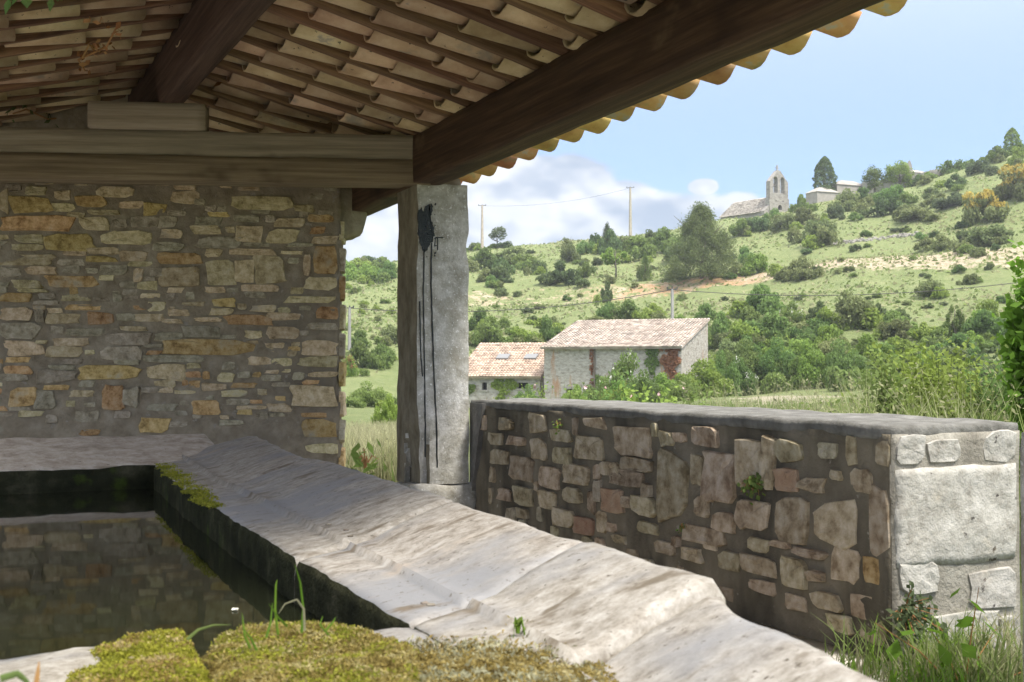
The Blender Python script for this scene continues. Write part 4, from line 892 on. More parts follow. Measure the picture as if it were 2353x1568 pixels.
tree('small_pine', 1483, 645, 38, 62, 'small young pine standing alone left of the big pine'.replace('left of','beside'), 'leaf_mid', n=4000, leaf=(.05,.012), shape='pine', seed=6)
tree('almond_tree', 1415, 640, 72, 78, 'small yellow-green tree with a thin bent trunk on the slope', 'leaf_bright', n=2600, nl=14, lr=.26, leaf=(.07,.045), seed=7, zlow=.3)
tree('hilltop_tree', 1142, 564, 62, 54, 'small airy tree on the low ridge next to the concrete pole', 'leaf_grey', n=1500, nl=14, lr=.26, leaf=(.06,.03), seed=8, zlow=.3)
tree('thin_tree', 1303, 600, 50, 62, 'thin half-bare tree on the slope among shrubs', 'leaf_olive', n=700, nl=12, lr=.24, leaf=(.07,.03), seed=9, zlow=.3)
tree('dark_conifer', 1395, 582, 40, 66, 'small dark pointed conifer on the ridge', D, n=4000, leaf=(.06,.014), shape='pine', seed=10)
tree('willow_sapling', 2195, 800, 54, 110, 'slender pale green sapling rising from the thicket', 'leaf_mid', n=2600, nl=18, lr=.22, leaf=(.06,.014), seed=11, zlow=.1)

# ================================================================== chapel, cemetery, poles
def cb(p):  # local frame helper: world from camera-aligned lateral a, depth b, height z
    a, b_, z = p; return np.array([a*math.cos(YAW)+b_*math.sin(YAW), -a*math.sin(YAW)+b_*math.cos(YAW), z])
def frame(px, b_, e1, zb):
    """origin on the line of sight px at depth b_, ground axes e1 (right along the front) and e2 (into depth)"""
    a = (px-PW/2)/FPX*b_; O_ = cb((a, b_, zb)); e1 = np.array(e1)/np.linalg.norm(e1); e2 = np.array([-e1[1], e1[0]])
    E1 = cb((e1[0], e1[1], 0)); E2 = cb((e2[0], e2[1], 0)); return O_, E1, E2
def prism(poly, O_, E1, E2, d0, d1):
    """outline poly (along E1, up) swept from depth d0 to d1 along E2"""
    n = len(poly); V = [O_+E1*x+up*z+E2*d0 for x, z in poly]+[O_+E1*x+up*z+E2*d1 for x, z in poly]
    return np.array(V), [tuple(range(n)), tuple(range(2*n-1, n-1, -1))]+[(i, i+n, (i+1)%n+n, (i+1)%n) for i in range(n)]
def holed(outer, holes, O_, E1, E2, d0, d1, name, matn, parent):
    """wall with openings: outer and holes are outlines in (E1, up)"""
    bm = bmesh.new()
    def loop(pts): 
        vs_ = [bm.verts.new(O_+E1*x+up*z+E2*d0) for x, z in pts]; return [bm.edges.new((vs_[i], vs_[(i+1)%len(vs_)])) for i in range(len(vs_))]
    es = loop(outer)
    for h in holes: es += loop(h)
    bmesh.ops.triangle_fill(bm, edges=es, use_beauty=True, use_dissolve=False)
    r = bmesh.ops.extrude_face_region(bm, geom=bm.faces[:])
    bmesh.ops.translate(bm, verts=[v for v in r['geom'] if isinstance(v, bmesh.types.BMVert)], vec=Vector(E2*(d1-d0)))
    bmesh.ops.recalc_face_normals(bm, faces=bm.faces[:])
    me = bpy.data.meshes.new(name); bm.to_mesh(me); bm.free(); return link(name, me, parent, matn)
ZOF = lambda py, b_: CH+(840-py)*b_/FPX
# chapel
Bc = 204.; zb = ZOF(512, Bc)-1.0
O_, E1, E2 = frame(1792, Bc, (.83,.55), zb)
chapel = empty('stone_chapel', O_, 'small grey stone chapel with an open two-arched bell gable and cross', 'chapel')
h = lambda py: ZOF(py, Bc)-zb
hw = 2.15
def arch(cx, wd, z0, z1): 
    r = wd/2; return [(cx-r, z0), (cx+r, z0)]+[(cx+r*math.cos(t_), z1-r+r*math.sin(t_)) for t_ in np.linspace(0, math.pi, 9)]
gable = [(-hw,h(462)),(hw,h(462)),(hw,h(417)),(hw*.93,h(412)),(.25,h(391)),(-.25,h(391)),(-hw*.93,h(412)),(-hw,h(417))]
gable = [(-hw,h(455)),(hw,h(455)),(hw+.0,h(417)),(.3,h(391)),(-.3,h(391)),(-hw,h(417))]
bgab = holed(gable, [arch(-.82,.98,h(443),h(405)), arch(.82,.98,h(443),h(405))], O_, E1, E2, 0, .9, 'bell_gable', 'chapel_stone', chapel)
holed([(-hw-.15,-1.5),(hw+.15,-1.5),(hw+.15,h(455)),(-hw-.15,h(455))], [arch(.15,.95,h(482),h(470)), [(-.9,h(463)),(-.65,h(463)),(-.65,h(460)),(-.9,h(460))], [(.75,h(463)),(1.0,h(463)),(1.0,h(460)),(.75,h(460))]], O_, E1, E2, -.05, 1.0, 'front_wall', 'chapel_stone', chapel)
V, F = prism([(-.8,h(484)),(1.1,h(484)),(1.1,h(458)),(-1.1,h(458))], O_, E1, E2, .5, .6); mk('window_recess', V, F, 'dark_void', chapel)
cw = 3.4; zr = h(449); ze = h(487)
nave = [(-cw,-1.5),(cw,-1.5),(cw,ze),(0,zr-.15),(-cw,ze)]
V, F = prism(nave, O_, E1, E2, 1.0, 10.5); mk('nave_wall', V, F, 'chapel_stone', chapel)
# front gable shoulders
V, F = prism([(-cw,-1.5),(-hw-.16,-1.5),(-hw-.16,ze+(zr-ze)*(cw-hw)/cw),(-cw,ze)], O_, E1, E2, .1, .99); mk('front_shoulder', V, F, 'chapel_stone', chapel)
V, F = prism([(hw+.16,-1.5),(cw,-1.5),(cw,ze),(hw+.16,ze+(zr-ze)*(cw-hw)/cw)], O_, E1, E2, .1, .99); mk('front_shoulder', V, F, 'chapel_stone', chapel)
def stone_roof_panel(name, P00, U, Vv, lu, lv, nu, nv, matn, parent, th=.06, jit=.02, seed=0, curved=False):
    """courses of overlapping roof pieces from the eave (P00) up along Vv"""
    rs_ = random.Random(seed); Nn = np.cross(U, Vv); Nn /= np.linalg.norm(Nn)
    if Nn[2] < 0: Nn = -Nn
    VV = []; FF = []
    for j in range(nv):
        offs = rs_.uniform(-.3,.3) if not curved else 0
        for i in range(nu):
            u0, u1 = (i+offs)*lu/nu, (i+1+offs)*lu/nu; u0, u1 = max(0,u0), min(lu,u1)
            if u1-u0 < .01: continue
            v0, v1 = j*lv/nv-.06, (j+1)*lv/nv+.04; d0 = th+rs_.uniform(0,jit); d1 = .005+rs_.uniform(0,jit*.3)
            o_ = len(VV)
            if curved:
                um = (u0+u1)/2; k = [(u0,.0),(u0*.75+u1*.25,.8),(u0*.35+u1*.65,.9),(u1,.0)]
                VV += [P00+U*uu+Vv*v0+Nn*(d0+th*q) for uu, q in k]+[P00+U*uu+Vv*v1+Nn*(d1+th*q*.9) for uu, q in k]+[P00+U*uu+Vv*v0+Nn*.0 for uu, q in (k[0],k[3])]
                FF += [(o_,o_+1,o_+5,o_+4),(o_+1,o_+2,o_+6,o_+5),(o_+2,o_+3,o_+7,o_+6),(o_,o_+8,o_+9,o_+3,o_+2,o_+1)]
            else:
                VV += [P00+U*u0+Vv*v0+Nn*d0, P00+U*u1+Vv*v0+Nn*d0, P00+U*u1+Vv*v1+Nn*d1, P00+U*u0+Vv*v1+Nn*d1, P00+U*u0+Vv*v0, P00+U*u1+Vv*v0]
                FF += [(o_,o_+1,o_+2,o_+3),(o_+4,o_+5,o_+1,o_)]
    o = mk(name, VV, FF, matn, parent); tag(o, kind='stuff'); return o
crf = empty('roof', O_+up*(zr)+E2*5, None); crf.parent = chapel; crf.matrix_parent_inverse = Matrix.Translation(-Vector(chapel.location))
for sgn in (-1, 1):
    P00 = O_+E1*(sgn*(cw+.25))+up*(ze-.12)+E2*.95; Vv = -E1*sgn*cw+up*(zr-ze); lv = np.linalg.norm(Vv); Vv = Vv/lv
    stone_roof_panel('roof_slabs', P00, E2, Vv, 9.8, lv+.25, 22, 12, 'stone_roof', chapel, th=.07, jit=.05, seed=3)
bpy.data.objects.remove(crf)
bufs = ([], [])
for w_, d_, z0, z1 in [(.09,.09,h(391),h(377)),(.42,.08,h(384.5),h(383)),(.2,.2,h(392),h(389))]:
    add(bufs, prism([(-w_,z0),(w_,z0),(w_,z1),(-w_,z1)], O_, E1, E2, .45-d_, .45+d_))
mk('cross', np.vstack(bufs[0]), bufs[1], 'chapel_stone', bgab)
bz = h(424); bprof = [(.04,.55),(.16,.5),(.2,.3),(.26,.1),(.34,0)]
V = []; F = []
for r_, z in bprof:
    for k in range(10): V.append(O_+E1*(-.82+r_*math.cos(k*.628))+E2*(.45+r_*math.sin(k*.628))+up*(bz-.3+z))
for j in range(4):
    for k in range(10): F.append((j*10+k, j*10+(k+1)%10, (j+1)*10+(k+1)%10, (j+1)*10+k))
F.append(tuple(range(10))[::-1]); mk('bell', V, F, 'iron', bgab)
# tombs and cemetery wall
def tomb(px, b_, py0, py1, wpx, label, seed, fin=False):
    zb_ = ZOF(py0, b_); O2, a1, a2 = frame(px, b_, (.9,.4), zb_-1.5); k = b_/FPX; wd = wpx*k/2; ht = (py0-py1)*k+1.5
    root = empty('stone_tomb', O2, label, 'tomb')
    V, F = prism([(-wd,0),(wd,0),(wd,ht*.8),(-wd,ht*.8)], O2, a1, a2, 0, 3.0); mk('tomb_body', V, F, 'tomb_stone', root)
    V = [O2+a1*x+a2*y+up*z for x, y, z in [(-wd-.15,-.15,ht*.8+.003),(wd+.15,-.15,ht*.8+.003),(wd+.15,3.15,ht*.8+.003),(-wd-.15,3.15,ht*.8+.003),(-wd*.4,1.2,ht),(wd*.4,1.2,ht),(wd*.4,1.8,ht),(-wd*.4,1.8,ht)]]
    mk('tomb_roof', V, [(0,3,2,1),(0,1,5,4),(1,2,6,5),(2,3,7,6),(3,0,4,7),(4,5,6,7)], 'tomb_stone', root)
    if fin:
        V, F = prism([(-wd*.85,ht*.8),(-wd*.45,ht*.8),(-wd*.5,ht*1.18),(-wd*.65,ht*1.42),(-wd*.8,ht*1.18)], O2, a1, a2, .02, .4); mk('finial', V, F, 'tomb_stone', root)
tomb(1905, 200, 470, 428, 62, 'hip-roofed stone tomb beside the cypress', 1); tomb(1960, 203, 455, 412, 86, 'wide pale stone tomb in the middle of the cemetery', 2); tomb(2112, 206, 410, 387, 70, 'stone tomb with a pointed finial on the hilltop', 3, True)
cw_ = empty('cemetery_wall', atdepth(2030, 204), 'rough grey dry-stone wall along the cemetery on the hilltop', 'wall')
for i, (p0, p1) in enumerate([((1985,440,418),(2030,425,413)),((2030,424,413),(2140,400,392)),((2140,402,390),(2165,398,388))]):
    b_ = 203; a0 = (p0[0]-PW/2)/FPX*b_; a1 = (p1[0]-PW/2)/FPX*b_; V = []
    nseg = 14
    for k in range(nseg+1):
        t_ = k/nseg; a = a0+(a1-a0)*t_; zt = ZOF(p0[2]+(p1[2]-p0[2])*t_, b_)+.12*math.sin(k*2.1); V += [cb((a,b_,zt-3.5)), cb((a,b_,zt)), cb((a,b_+.6,zt)), cb((a,b_+.6,zt-3.5))]
    F = [(k*4+q, k*4+4+q, k*4+4+(q+1)%4, k*4+(q+1)%4) for k in range(nseg) for q in range(4)]+[(0,1,2,3),(nseg*4+3,nseg*4+2,nseg*4+1,nseg*4)]
    mk('wall_run', V, F, 'chapel_stone' if i != 0 else 'tomb_stone', cw_)
# a terrace of loose stones on the slope
ter = empty('terrace_wall', hit(2000, 552), 'low tumbled line of pale stones across the slope', 'wall')
for i in range(60):
    px = 1905+i*3.6; py = np.interp(px, [1905,2020,2120], [563,550,538])+rs2.uniform(-2.5,2.5); p = hit(px, py)
    if p is None: continue
    s_ = rs2.uniform(.14,.32); V, F = rbox((s_,s_*.8,s_*.7), (2,2,2), s_*.4, s_*.2, 3, i, loc=(p[0],p[1],float(terr(p[0],p[1]))+s_*.3)); mk('stone', V, F, 'tomb_stone', ter)

def pole(name, px, py0, py1, matn, label, b_=None, wtop=.12, wbot=.22, arm=1.3, group='power poles on the hillside'):
    p = hit(px, py0) if b_ is None else atdepth(px, b_); k = mpp(p); H_ = (py0-py1)*k; base = np.array([p[0], p[1], float(terr(p[0],p[1]))-.3])
    if b_ is not None: H_ = ZOF(py1, b_)-base[2]-.3
    root = empty(name, base, label, 'pole', group)
    V, F = rbox((1,1,(H_+.3)/2), (1,1,6), .01, 0, 1, 1, loc=(0,0,(H_+.3)/2)); 
    for v in V: s_ = wbot+(wtop-wbot)*v[2]/(H_+.3); v[0] *= s_; v[1] *= s_*.8
    mk('post', V+base, F, matn, root)
    rx = RT[:2]/np.linalg.norm(RT[:2]); top = base+[0,0,H_+.25]
    V, F = tube([top-np.append(rx*arm/2,.0), top+np.append(rx*arm/2,.06)], .045, 6); arm_o = mk('crossarm', V, F, 'iron', root)
    for q in (-.45,0,.45):
        c = top+np.append(rx*arm*q, .02); V, F = tube([c, c+[0,0,.12], c+[0,0,.2]], [.035,.06,.03], 6); mk('insulator', V, F, 'iron', arm_o)
    return top
t1 = pole('power_pole', 1108, 578, 472, 'concrete_pole', 'tapered concrete power pole next to the small hilltop tree')
t2 = pole('power_pole', 1449, 540, 426, 'concrete_pole', 'tapered concrete power pole between dark conifers on the ridge')
t3 = pole('telephone_pole', 1545, 740, 664, 'grey_wood', 'grey wooden telephone pole rising behind the farmhouse roof', b_=100, wtop=.09, wbot=.12, arm=.9)
t4 = pole('telephone_pole', 803, 805, 707, 'grey_wood', 'grey wooden telephone pole between the end wall and the pillar', wtop=.09, wbot=.12, arm=.7)
t5 = cb(((2600-PW/2)/FPX*90, 90, ZOF(610, 90)))
def cable(a, b_, sag, label, rad=.028):
    pts = [a+(b_-a)*q-np.array([0,0,sag*4*q*(1-q)]) for q in np.linspace(0,1,25)]; V, F = tube(pts, rad, 4); o = mk('power_cable', V, F, 'iron'); tag(o, label, 'cable')
cable(t4, t3, .9, 'sagging dark cable strung from the pole in the gap to the farmhouse pole'); cable(t3, t5, 1.2, 'dark cable running from the farmhouse pole across the meadow'); cable(t1, t2, 1.0, 'thin wire strung between the two concrete poles', .014)

# ================================================================== farmhouse
def house(name, px0, b0, e1, width, depth, zeave, zback, zbase, label, tilem, nu, nv, openings, seed):
    O2, a1, a2 = frame(px0, b0, e1, zbase); root = empty(name, O2+a1*width/2, label, 'house')
    he, hb = zeave-zbase, zback-zbase
    holed([(0,0),(width,0),(width,he),(0,he)], [[(x,z),(x+w_,z),(x+w_,z+h_),(x,z+h_)] for x, z, w_, h_ in openings], O2, a1, a2, 0, .45, 'front_wall', 'house_stone', root)
    for x, z, w_, h_ in openings:
        V, F = prism([(x-.02,z-.02),(x+w_+.02,z-.02),(x+w_+.02,z+h_+.02),(x-.02,z+h_+.02)], O2, a1, a2, .46, .5); op = mk('window', V, F, 'dark_void', root)
        V, F = prism([(x-.12,z-.1),(x+w_+.12,z-.1),(x+w_+.12,z-.003),(x-.12,z-.003)], O2, a1, a2, -.06, .1); mk('sill', V, F, 'house_stone', op)
        V, F = prism([(x-.15,z+h_+.003),(x+w_+.15,z+h_+.003),(x+w_+.15,z+h_+.16),(x-.15,z+h_+.16)], O2, a1, a2, -.03, .2); mk('lintel', V, F, 'tomb_stone', op)
    for x0, x1, nm in ((.0,.45,'side_wall'), (width-.45,width,'side_wall')):
        V = [O2+a1*x+a2*y+up*z for x in (x0,x1) for y, z in ((.452,0),(depth,0),(depth,hb),(.452,he+(hb-he)*.452/depth))]
        mk(nm, V, [(0,1,2,3),(7,6,5,4),(0,4,5,1),(1,5,6,2),(2,6,7,3),(3,7,4,0)], 'house_stone', root)
    V, F = prism([(.46,0),(width-.46,0),(width-.46,hb),(.46,hb)], O2, a1, a2, depth-.45, depth-.003); mk('back_wall', V, F, 'house_stone', root)
    Vv = a2*depth+up*(hb-he); lv = np.linalg.norm(Vv); Vv = Vv/lv
    P00 = O2+up*(he+.06)-Vv*.3-a1*.12
    V = [P00, P00+a1*(width+.24), P00+a1*(width+.24)+Vv*(lv+.4), P00+Vv*(lv+.4)]; V += [v-up*.1 for v in V]
    mk('roof_deck', V, [(0,1,2,3),(7,6,5,4),(0,4,5,1),(1,5,6,2),(2,6,7,3),(3,7,4,0)], tilem, root)
    stone_roof_panel('roof_tiles', P00+np.cross(a1,Vv)*.004, a1, Vv, width+.24, lv+.4, nu, nv, tilem, root, th=.055, jit=.03, seed=seed, curved=True)
    return root, O2, a1, a2, Vv, he
zb_ = CH-3.4
Hs, O2, a1, a2, Vv, he = house('stone_farmhouse', 1250, 80., (.9,-.40), 9.3, 6.4, CH+1.18, CH+3.05, zb_, 'old pale stone farmhouse with a single-slope tiled roof and rust stains', 'house_tile', 44, 22,
      [(1.55, 1.15, .42, .72)], 1)
# rusty creeper at the right end, ivy on the wall
def creeper(x0, x1, z0, z1, n, matn, name, seed, depth=.14, face=None):
    g = np.random.default_rng(seed); x = g.uniform(x0, x1, n); z = z0+(z1-z0)*g.random(n)**.7
    xn = (x-(x0+x1)/2)/(x1-x0)*2; zn = (z-z0)/(z1-z0); keep = (np.abs(xn) < .35+.65*zn+.25*np.sin(z*7+seed)) & (np.sin(x*5+seed)+np.sin(z*4)+g.normal(size=n)*.9 > -.9); x, z = x[keep], z[keep]
    P = O2+a1*x[:,None]+up*z[:,None]-a2*(g.random(len(x))*depth)[:,None]
    me = quads_mesh(name, leaf_quads(P, g, .2, .14, outw=np.tile(-a2, (len(x),1))), matn); link(name, me, Hs)
creeper(7.9, 9.25, 1.9, he, 1500, 'leaf_rust', 'creeper', 1); creeper(6.9, 7.9, 2.4, he, 600, 'leaf_mid', 'creeper', 2); creeper(3.6, 4.0, .6, 2.8, 420, 'leaf_mid', 'creeper', 3); creeper(3.2, 3.55, .9, he-.1, 200, 'leaf_rust', 'creeper', 4, .05)
V, F = tube([O2+a1*3.55-a2*.1+up*.3, O2+a1*3.55-a2*.1+up*he], .06, 6); mk('downpipe', V, F, 'bark', Hs)
Ha, O3, b1, b2, Vb, he3 = house('stone_annex', 1050, 82.5, (.97,-.24), 5.75, 6.2, CH-.72, CH+1.5, zb_, 'low stone annex with an orange tiled roof and two skylights', 'annex_tile', 28, 20,
      [(1.75, 1.75, .35, .5), (4.2, 1.85, .75, .4)], 2)
for x in (2.0, 4.0):
    c = O3+b1*x+up*(he3+.18)+Vb*2.9; V = [c, c+b1*.85, c+b1*.85+Vb*.9, c+Vb*.9]; nn = np.cross(b1, Vb); V = [v+nn*.09 for v in V]+[v for v in V]
    mk('skylight', V, [(0,1,2,3),(0,4,5,1),(1,5,6,2),(2,6,7,3),(3,7,4,0)], 'roof_glass', Ha)
O2, a1, a2 = O3, b1, b2; Hs = Ha
creeper(2.4, 4.3, .9, he3, 900, 'leaf_bright', 'creeper', 6); creeper(.4, 1.3, 1.2, he3-.6, 300, 'leaf_mid', 'creeper', 7)

# ================================================================== near plants
def blades(base, n, g, spread, hmin, hmax, wd, lean, matn, name, label=None, cat='grass', kind=None, parent=None, up_z=None):
    """tapering grass blades, three segments each"""
    base = np.asarray(base, float)
    P = base+np.stack([g.uniform(-spread[0], spread[0], n), g.uniform(-spread[1], spread[1], n), np.zeros(n)], 1) if base.ndim == 1 else base[g.integers(0, len(base), n)]+g.normal(size=(n,3))*[spread[0],spread[1],0]
    if up_z is not None: P[:,2] = terr(P[:,0], P[:,1])-.02
    H_ = g.uniform(hmin, hmax, n); a = g.uniform(0, 6.28, n); ln = g.uniform(.1, 1, n)*lean*H_
    dx, dy = np.cos(a)*ln, np.sin(a)*ln; b2 = a+1.57+g.uniform(-.6,.6,n); wx, wy = np.cos(b2)*wd/2, np.sin(b2)*wd/2
    ring = []
    for t_, w_ in ((0,1),(.4,.95),(.75,.65),(1,.08)):
        c = P+np.stack([dx*t_*t_, dy*t_*t_, H_*(t_-.12*t_*t_*lean)], 1); off = np.stack([wx*w_, wy*w_, 0*wx], 1); ring.append((c-off, c+off))
    Q = np.stack([np.stack([ring[i][0], ring[i][1], ring[i+1][1], ring[i+1][0]], 1) for i in range(3)], 1).reshape(-1,3)
    c = np.array([Q[:,0].mean(), Q[:,1].mean(), Q[:,2].min()])
    if parent is None:
        me = quads_mesh(name, Q-c, matn); o = link(name, me); o.location = c
    else: me = quads_mesh(name, Q, matn); o = link(name, me, parent)
    if label: tag(o, label, cat)
    if kind: tag(o, kind=kind)
    return o, P, H_, np.stack([dx, dy, H_*(1-.12*lean)], 1)
def gpoints(pxs, b_rng, n, g):
    px = g.uniform(*pxs, n); b_ = g.uniform(*b_rng, n); a = (px-PW/2)/FPX*b_
    x = a*math.cos(YAW)+b_*math.sin(YAW); y = -a*math.sin(YAW)+b_*math.cos(YAW); return np.stack([x, y, terr(x, y)-.02], 1)
g = np.random.default_rng(40)
def meadow(name, pxs, br, n, hmin, hmax, wd, lean, matn, label, seeds=0):
    pts = gpoints(pxs, br, n, g)
    keep = ~((pts[:,0] > -2.2) & (pts[:,0] < 4.15) & (pts[:,1] > -2) & (pts[:,1] < 10.0)); pts = pts[keep]
    o, P, H_, tip = blades(pts, int(len(pts)), g, (.03,.03), hmin, hmax, wd, lean, matn, name, label, 'grass', 'stuff')
    if seeds:
        k = g.permutation(len(P))[:seeds]; S = []
        for q in range(7): S.append(P[k]+tip[k]*(1-.035*q)+g.normal(size=(len(k),3))*.012)
        S = np.vstack(S); me = quads_mesh('seed_heads', leaf_quads(S, g, .035, .014), 'grass_straw'); o2 = link('seed_heads', me); tag(o2, 'pale seed heads on the '+label, 'grass', kind='stuff')
meadow('tall_grass', (1960,2420), (6.2,12), 2600, .5, 1.2, .008, .8, 'grass_green', 'tall green grass beyond the end of the low wall', 260)
meadow('tall_grass', (1940,2420), (6.0,13), 900, .6, 1.3, .005, .7, 'grass_straw', 'straw-coloured stalks among the tall grass beyond the low wall', 150)
meadow('sparse_grass', (1600,2000), (7.0,12), 900, .7, 1.14, .006, .4, 'grass_straw', 'thin pale grass stalks standing above the low wall', 160)
meadow('sparse_grass', (1120,1650), (8.5,14), 1300, .6, 1.05, .008, .4, 'grass_green', 'green grass behind the far half of the low wall', 40)
meadow('field_grass', (740,960), (11.5,24), 15000, .25, .7, .012, .5, 'grass_straw', 'long pale grass between the end wall and the pillar', 300)
meadow('field_grass', (740,960), (11.5,30), 7000, .2, .5, .014, .5, 'grass_green', 'short green grass in the field behind the pillar')
meadow('field_grass', (1100,2400), (14,40), 16000, .2, .5, .02, .5, 'grass_green', 'green grass of the field beyond the parapet')
for mt, n_, lb in (('grass_straw', 15000, 'pale grass tufts scattered over the hillside'), ('grass_green', 14000, 'green grass tufts scattered over the hillside'), ('leaf_olive', 3500, 'olive ground scrub scattered over the hillside')):
    pts = gpoints((700,2450), (92,222), n_, g); pn = (pts[:,:2]*[.05,.07]).sum(1); keep = np.sin(pts[:,0]*.23+pts[:,1]*.11)+np.sin(pts[:,0]*.07-pts[:,1]*.19+n_)+g.normal(size=len(pts))*.8 > -.3; pts = pts[keep]; n2 = len(pts)
    Hh = g.uniform(.08,.3,n2); a_ = g.uniform(0,6.28,n2); wv = np.stack([np.cos(a_), np.sin(a_), 0*a_], 1)*g.uniform(.1,.28,n2)[:,None]; tz = np.stack([g.normal(size=n2)*.15, g.normal(size=n2)*.15, Hh], 1)
    me = quads_mesh('hill_grass', np.stack([pts-wv, pts+wv, pts+wv*.4+tz, pts-wv*.4+tz], 1).reshape(-1,3), mt); o = link('hill_grass', me); tag(o, lb, 'grass', kind='stuff')
def leafy(name, px, b_, wpx, hpx, n, leaf, matn, label, seed, stems=14, group='leafy plants behind the low wall', frac=None):
    """herb: leaning stems that carry leaves all along"""
    g_ = np.random.default_rng(seed); base = atdepth(px, b_); k = b_/FPX; W_ = wpx*k/2; H_ = CH+(840-hpx)*k-base[2]
    root = empty(name, base, label, 'plant', group); bufs = ([], []); P = []
    for i in range(stems):
        a = g_.uniform(0,6.28); r_ = g_.uniform(.1,1)*W_; tip = base+np.array([math.cos(a)*r_, math.sin(a)*r_, H_*g_.uniform(.6,1.02)]); s0 = base+np.array([math.cos(a)*r_*.3, math.sin(a)*r_*.3, -.02])
        pts = [s0, s0*.55+tip*.45+[0,0,.1*H_], tip]; add(bufs, tube(pts, [.006,.005,.002], 4)); m_ = n//stems
        t_ = g_.uniform(.1,1,m_)[:,None]; c = (1-t_)**2*pts[0]+2*t_*(1-t_)*pts[1]+t_**2*pts[2]; P.append(c+g_.normal(size=(m_,3))*[W_*.16,W_*.16,H_*.05])
    mk('stem', np.vstack(bufs[0]), bufs[1], 'leaf_olive', root)
    P = np.vstack(P); me = quads_mesh('foliage', leaf_quads(P, g_, leaf[0], leaf[1], outw=np.tile([-.2,-.4,.6], (len(P),1))), matn); link('foliage', me, root)
    return root
leafy('bramble', 2150, 9.0, 330, 800, 9000, (.05,.03), 'leaf_bright', 'bright bramble mass in the tall grass beyond the wall end', 1, 60)
leafy('bramble', 2030, 8.4, 130, 835, 3000, (.045,.028), 'leaf_mid', 'lower bramble leaves fringing the bright bramble mass', 2, 26)
leafy('bramble', 2290, 8.6, 190, 850, 4200, (.045,.028), 'leaf_mid', 'dense nettles and bramble below the leafy vine', 3, 30)
leafy('bramble', 2240, 12, 260, 790, 5000, (.06,.04), 'leaf_grey', 'greyish shrub standing behind the bright bramble mass', 14, 30)
leafy('vine', 2385, 7.2, 170, 600, 8000, (.06,.045), 'grass_lime', 'tall leafy vine with broad glossy leaves rising past the wall end', 4, 34)
leafy('wild_rose', 1500, 9.6, 150, 872, 2400, (.045,.03), 'leaf_bright', 'yellow-green rose shoots rising behind the parapet', 5, 18)
leafy('wild_rose', 1400, 10.5, 170, 865, 2600, (.04,.026), 'leaf_mid', 'rose bush with pale pink blooms behind the parapet', 6, 20)
leafy('wild_rose', 1270, 11.5, 150, 868, 1400, (.035,.022), 'leaf_mid', 'sparse green shoots behind the parapet in front of the annex', 7, 14)
leafy('wild_rose', 1590, 9.0, 130, 885, 1600, (.04,.026), 'leaf_mid', 'small green shoots behind the middle of the parapet', 8, 12)
leafy('wild_rose', 1880, 8.2, 120, 930, 900, (.04,.03), 'leaf_mid', 'low nettle leaves just above the parapet near its end', 9, 12)
for i, (px, py) in enumerate([(1390,893),(1570,893),(1228,890),(1345,892),(1452,912),(1515,905)]):          # pink blooms
    c = C0+ray(px, py)*10.2; g_ = np.random.default_rng(60+i); V = leaf_quads(np.tile(c, (7,1))+g_.normal(size=(7,3))*.012, g_, .045, .04)
    V = c+(V-c)*.55; me = quads_mesh('rose_bloom', V-c, 'flower_pink'); o = link('rose_bloom', me); o.location = c; tag(o, 'pale pink wild rose bloom among the shoots behind the parapet', 'flower', 'rose blooms behind the parapet')

# shrub rooted in the wall end, wall fern, small sprouts
def sprig(name, base, reach, n, leaf, matn, label, seed, stems=9, stemm='dry_twig', cat='plant', parent=None, per=12):
    g_ = np.random.default_rng(seed); base = np.asarray(base, float); root = empty(name, base, label, cat); bufs = ([], []); P = []; OW = []
    for i in range(stems):
        d = g_.normal(size=3)*[.6,.5,.45]+np.array(reach[0]); d = d/np.linalg.norm(d)*reach[1]*g_.uniform(.55,1.05)
        pts = [base, base+d*.5+[0,0,.02], base+d+[0,0,-.015]]; add(bufs, tube(pts, [.0035,.0025,.001], 5))
        t_ = np.linspace(.25,1,per)[:,None]; c = (1-t_)**2*pts[0]+2*t_*(1-t_)*pts[1]+t_**2*pts[2]; P.append(c+g_.normal(size=(per,3))*leaf[0]*.45); OW.append(np.tile([-.1,-.6,.5], (per,1)))
    mk('stem', np.vstack(bufs[0]), bufs[1], stemm, root); P = np.vstack(P)
    V = leaf_quads(P, g_, leaf[0], leaf[1], outw=np.vstack(OW)); me = quads_mesh('foliage', V, matn); link('foliage', me, root); return root
c = atY(2075, 1425, YE-.06); sprig('wall_shrub', c, ((-.25,-.6,.25), .17), 0, (.03,.017), 'leaf_grey', 'small grey-green shrub rooted in the end of the parapet wall', 1, 26, per=13)
c = atX(1735, 1112, XW-.03); sprig('wall_fern', c, ((-.5,0,-.2), .07), 0, (.026,.02), 'leaf_mid', 'little green fern tuft growing from the parapet joints', 2, 10, per=9)
c = atX(1282, 978, XW-.03); sprig('wall_fern', c, ((-.5,0,.0), .03), 0, (.018,.012), 'leaf_bright', 'tiny bright green sprout high in the parapet wall', 3, 4, per=6)
c = atX(1570, 1215, XW-.03); sprig('wall_fern', c, ((-.5,0,.0), .03), 0, (.018,.01), 'leaf_mid', 'tiny green sprout low in the parapet wall', 4, 4, per=5)
c = np.array([1.47, 5.0, .80]); c = atZ(838, 1076, .78); sprig('weed', c, ((0,-.1,.7), .09), 0, (.055,.018), 'leaf_bright', 'green weed sprouting behind the slab edge near the pillar', 5, 7, per=4)
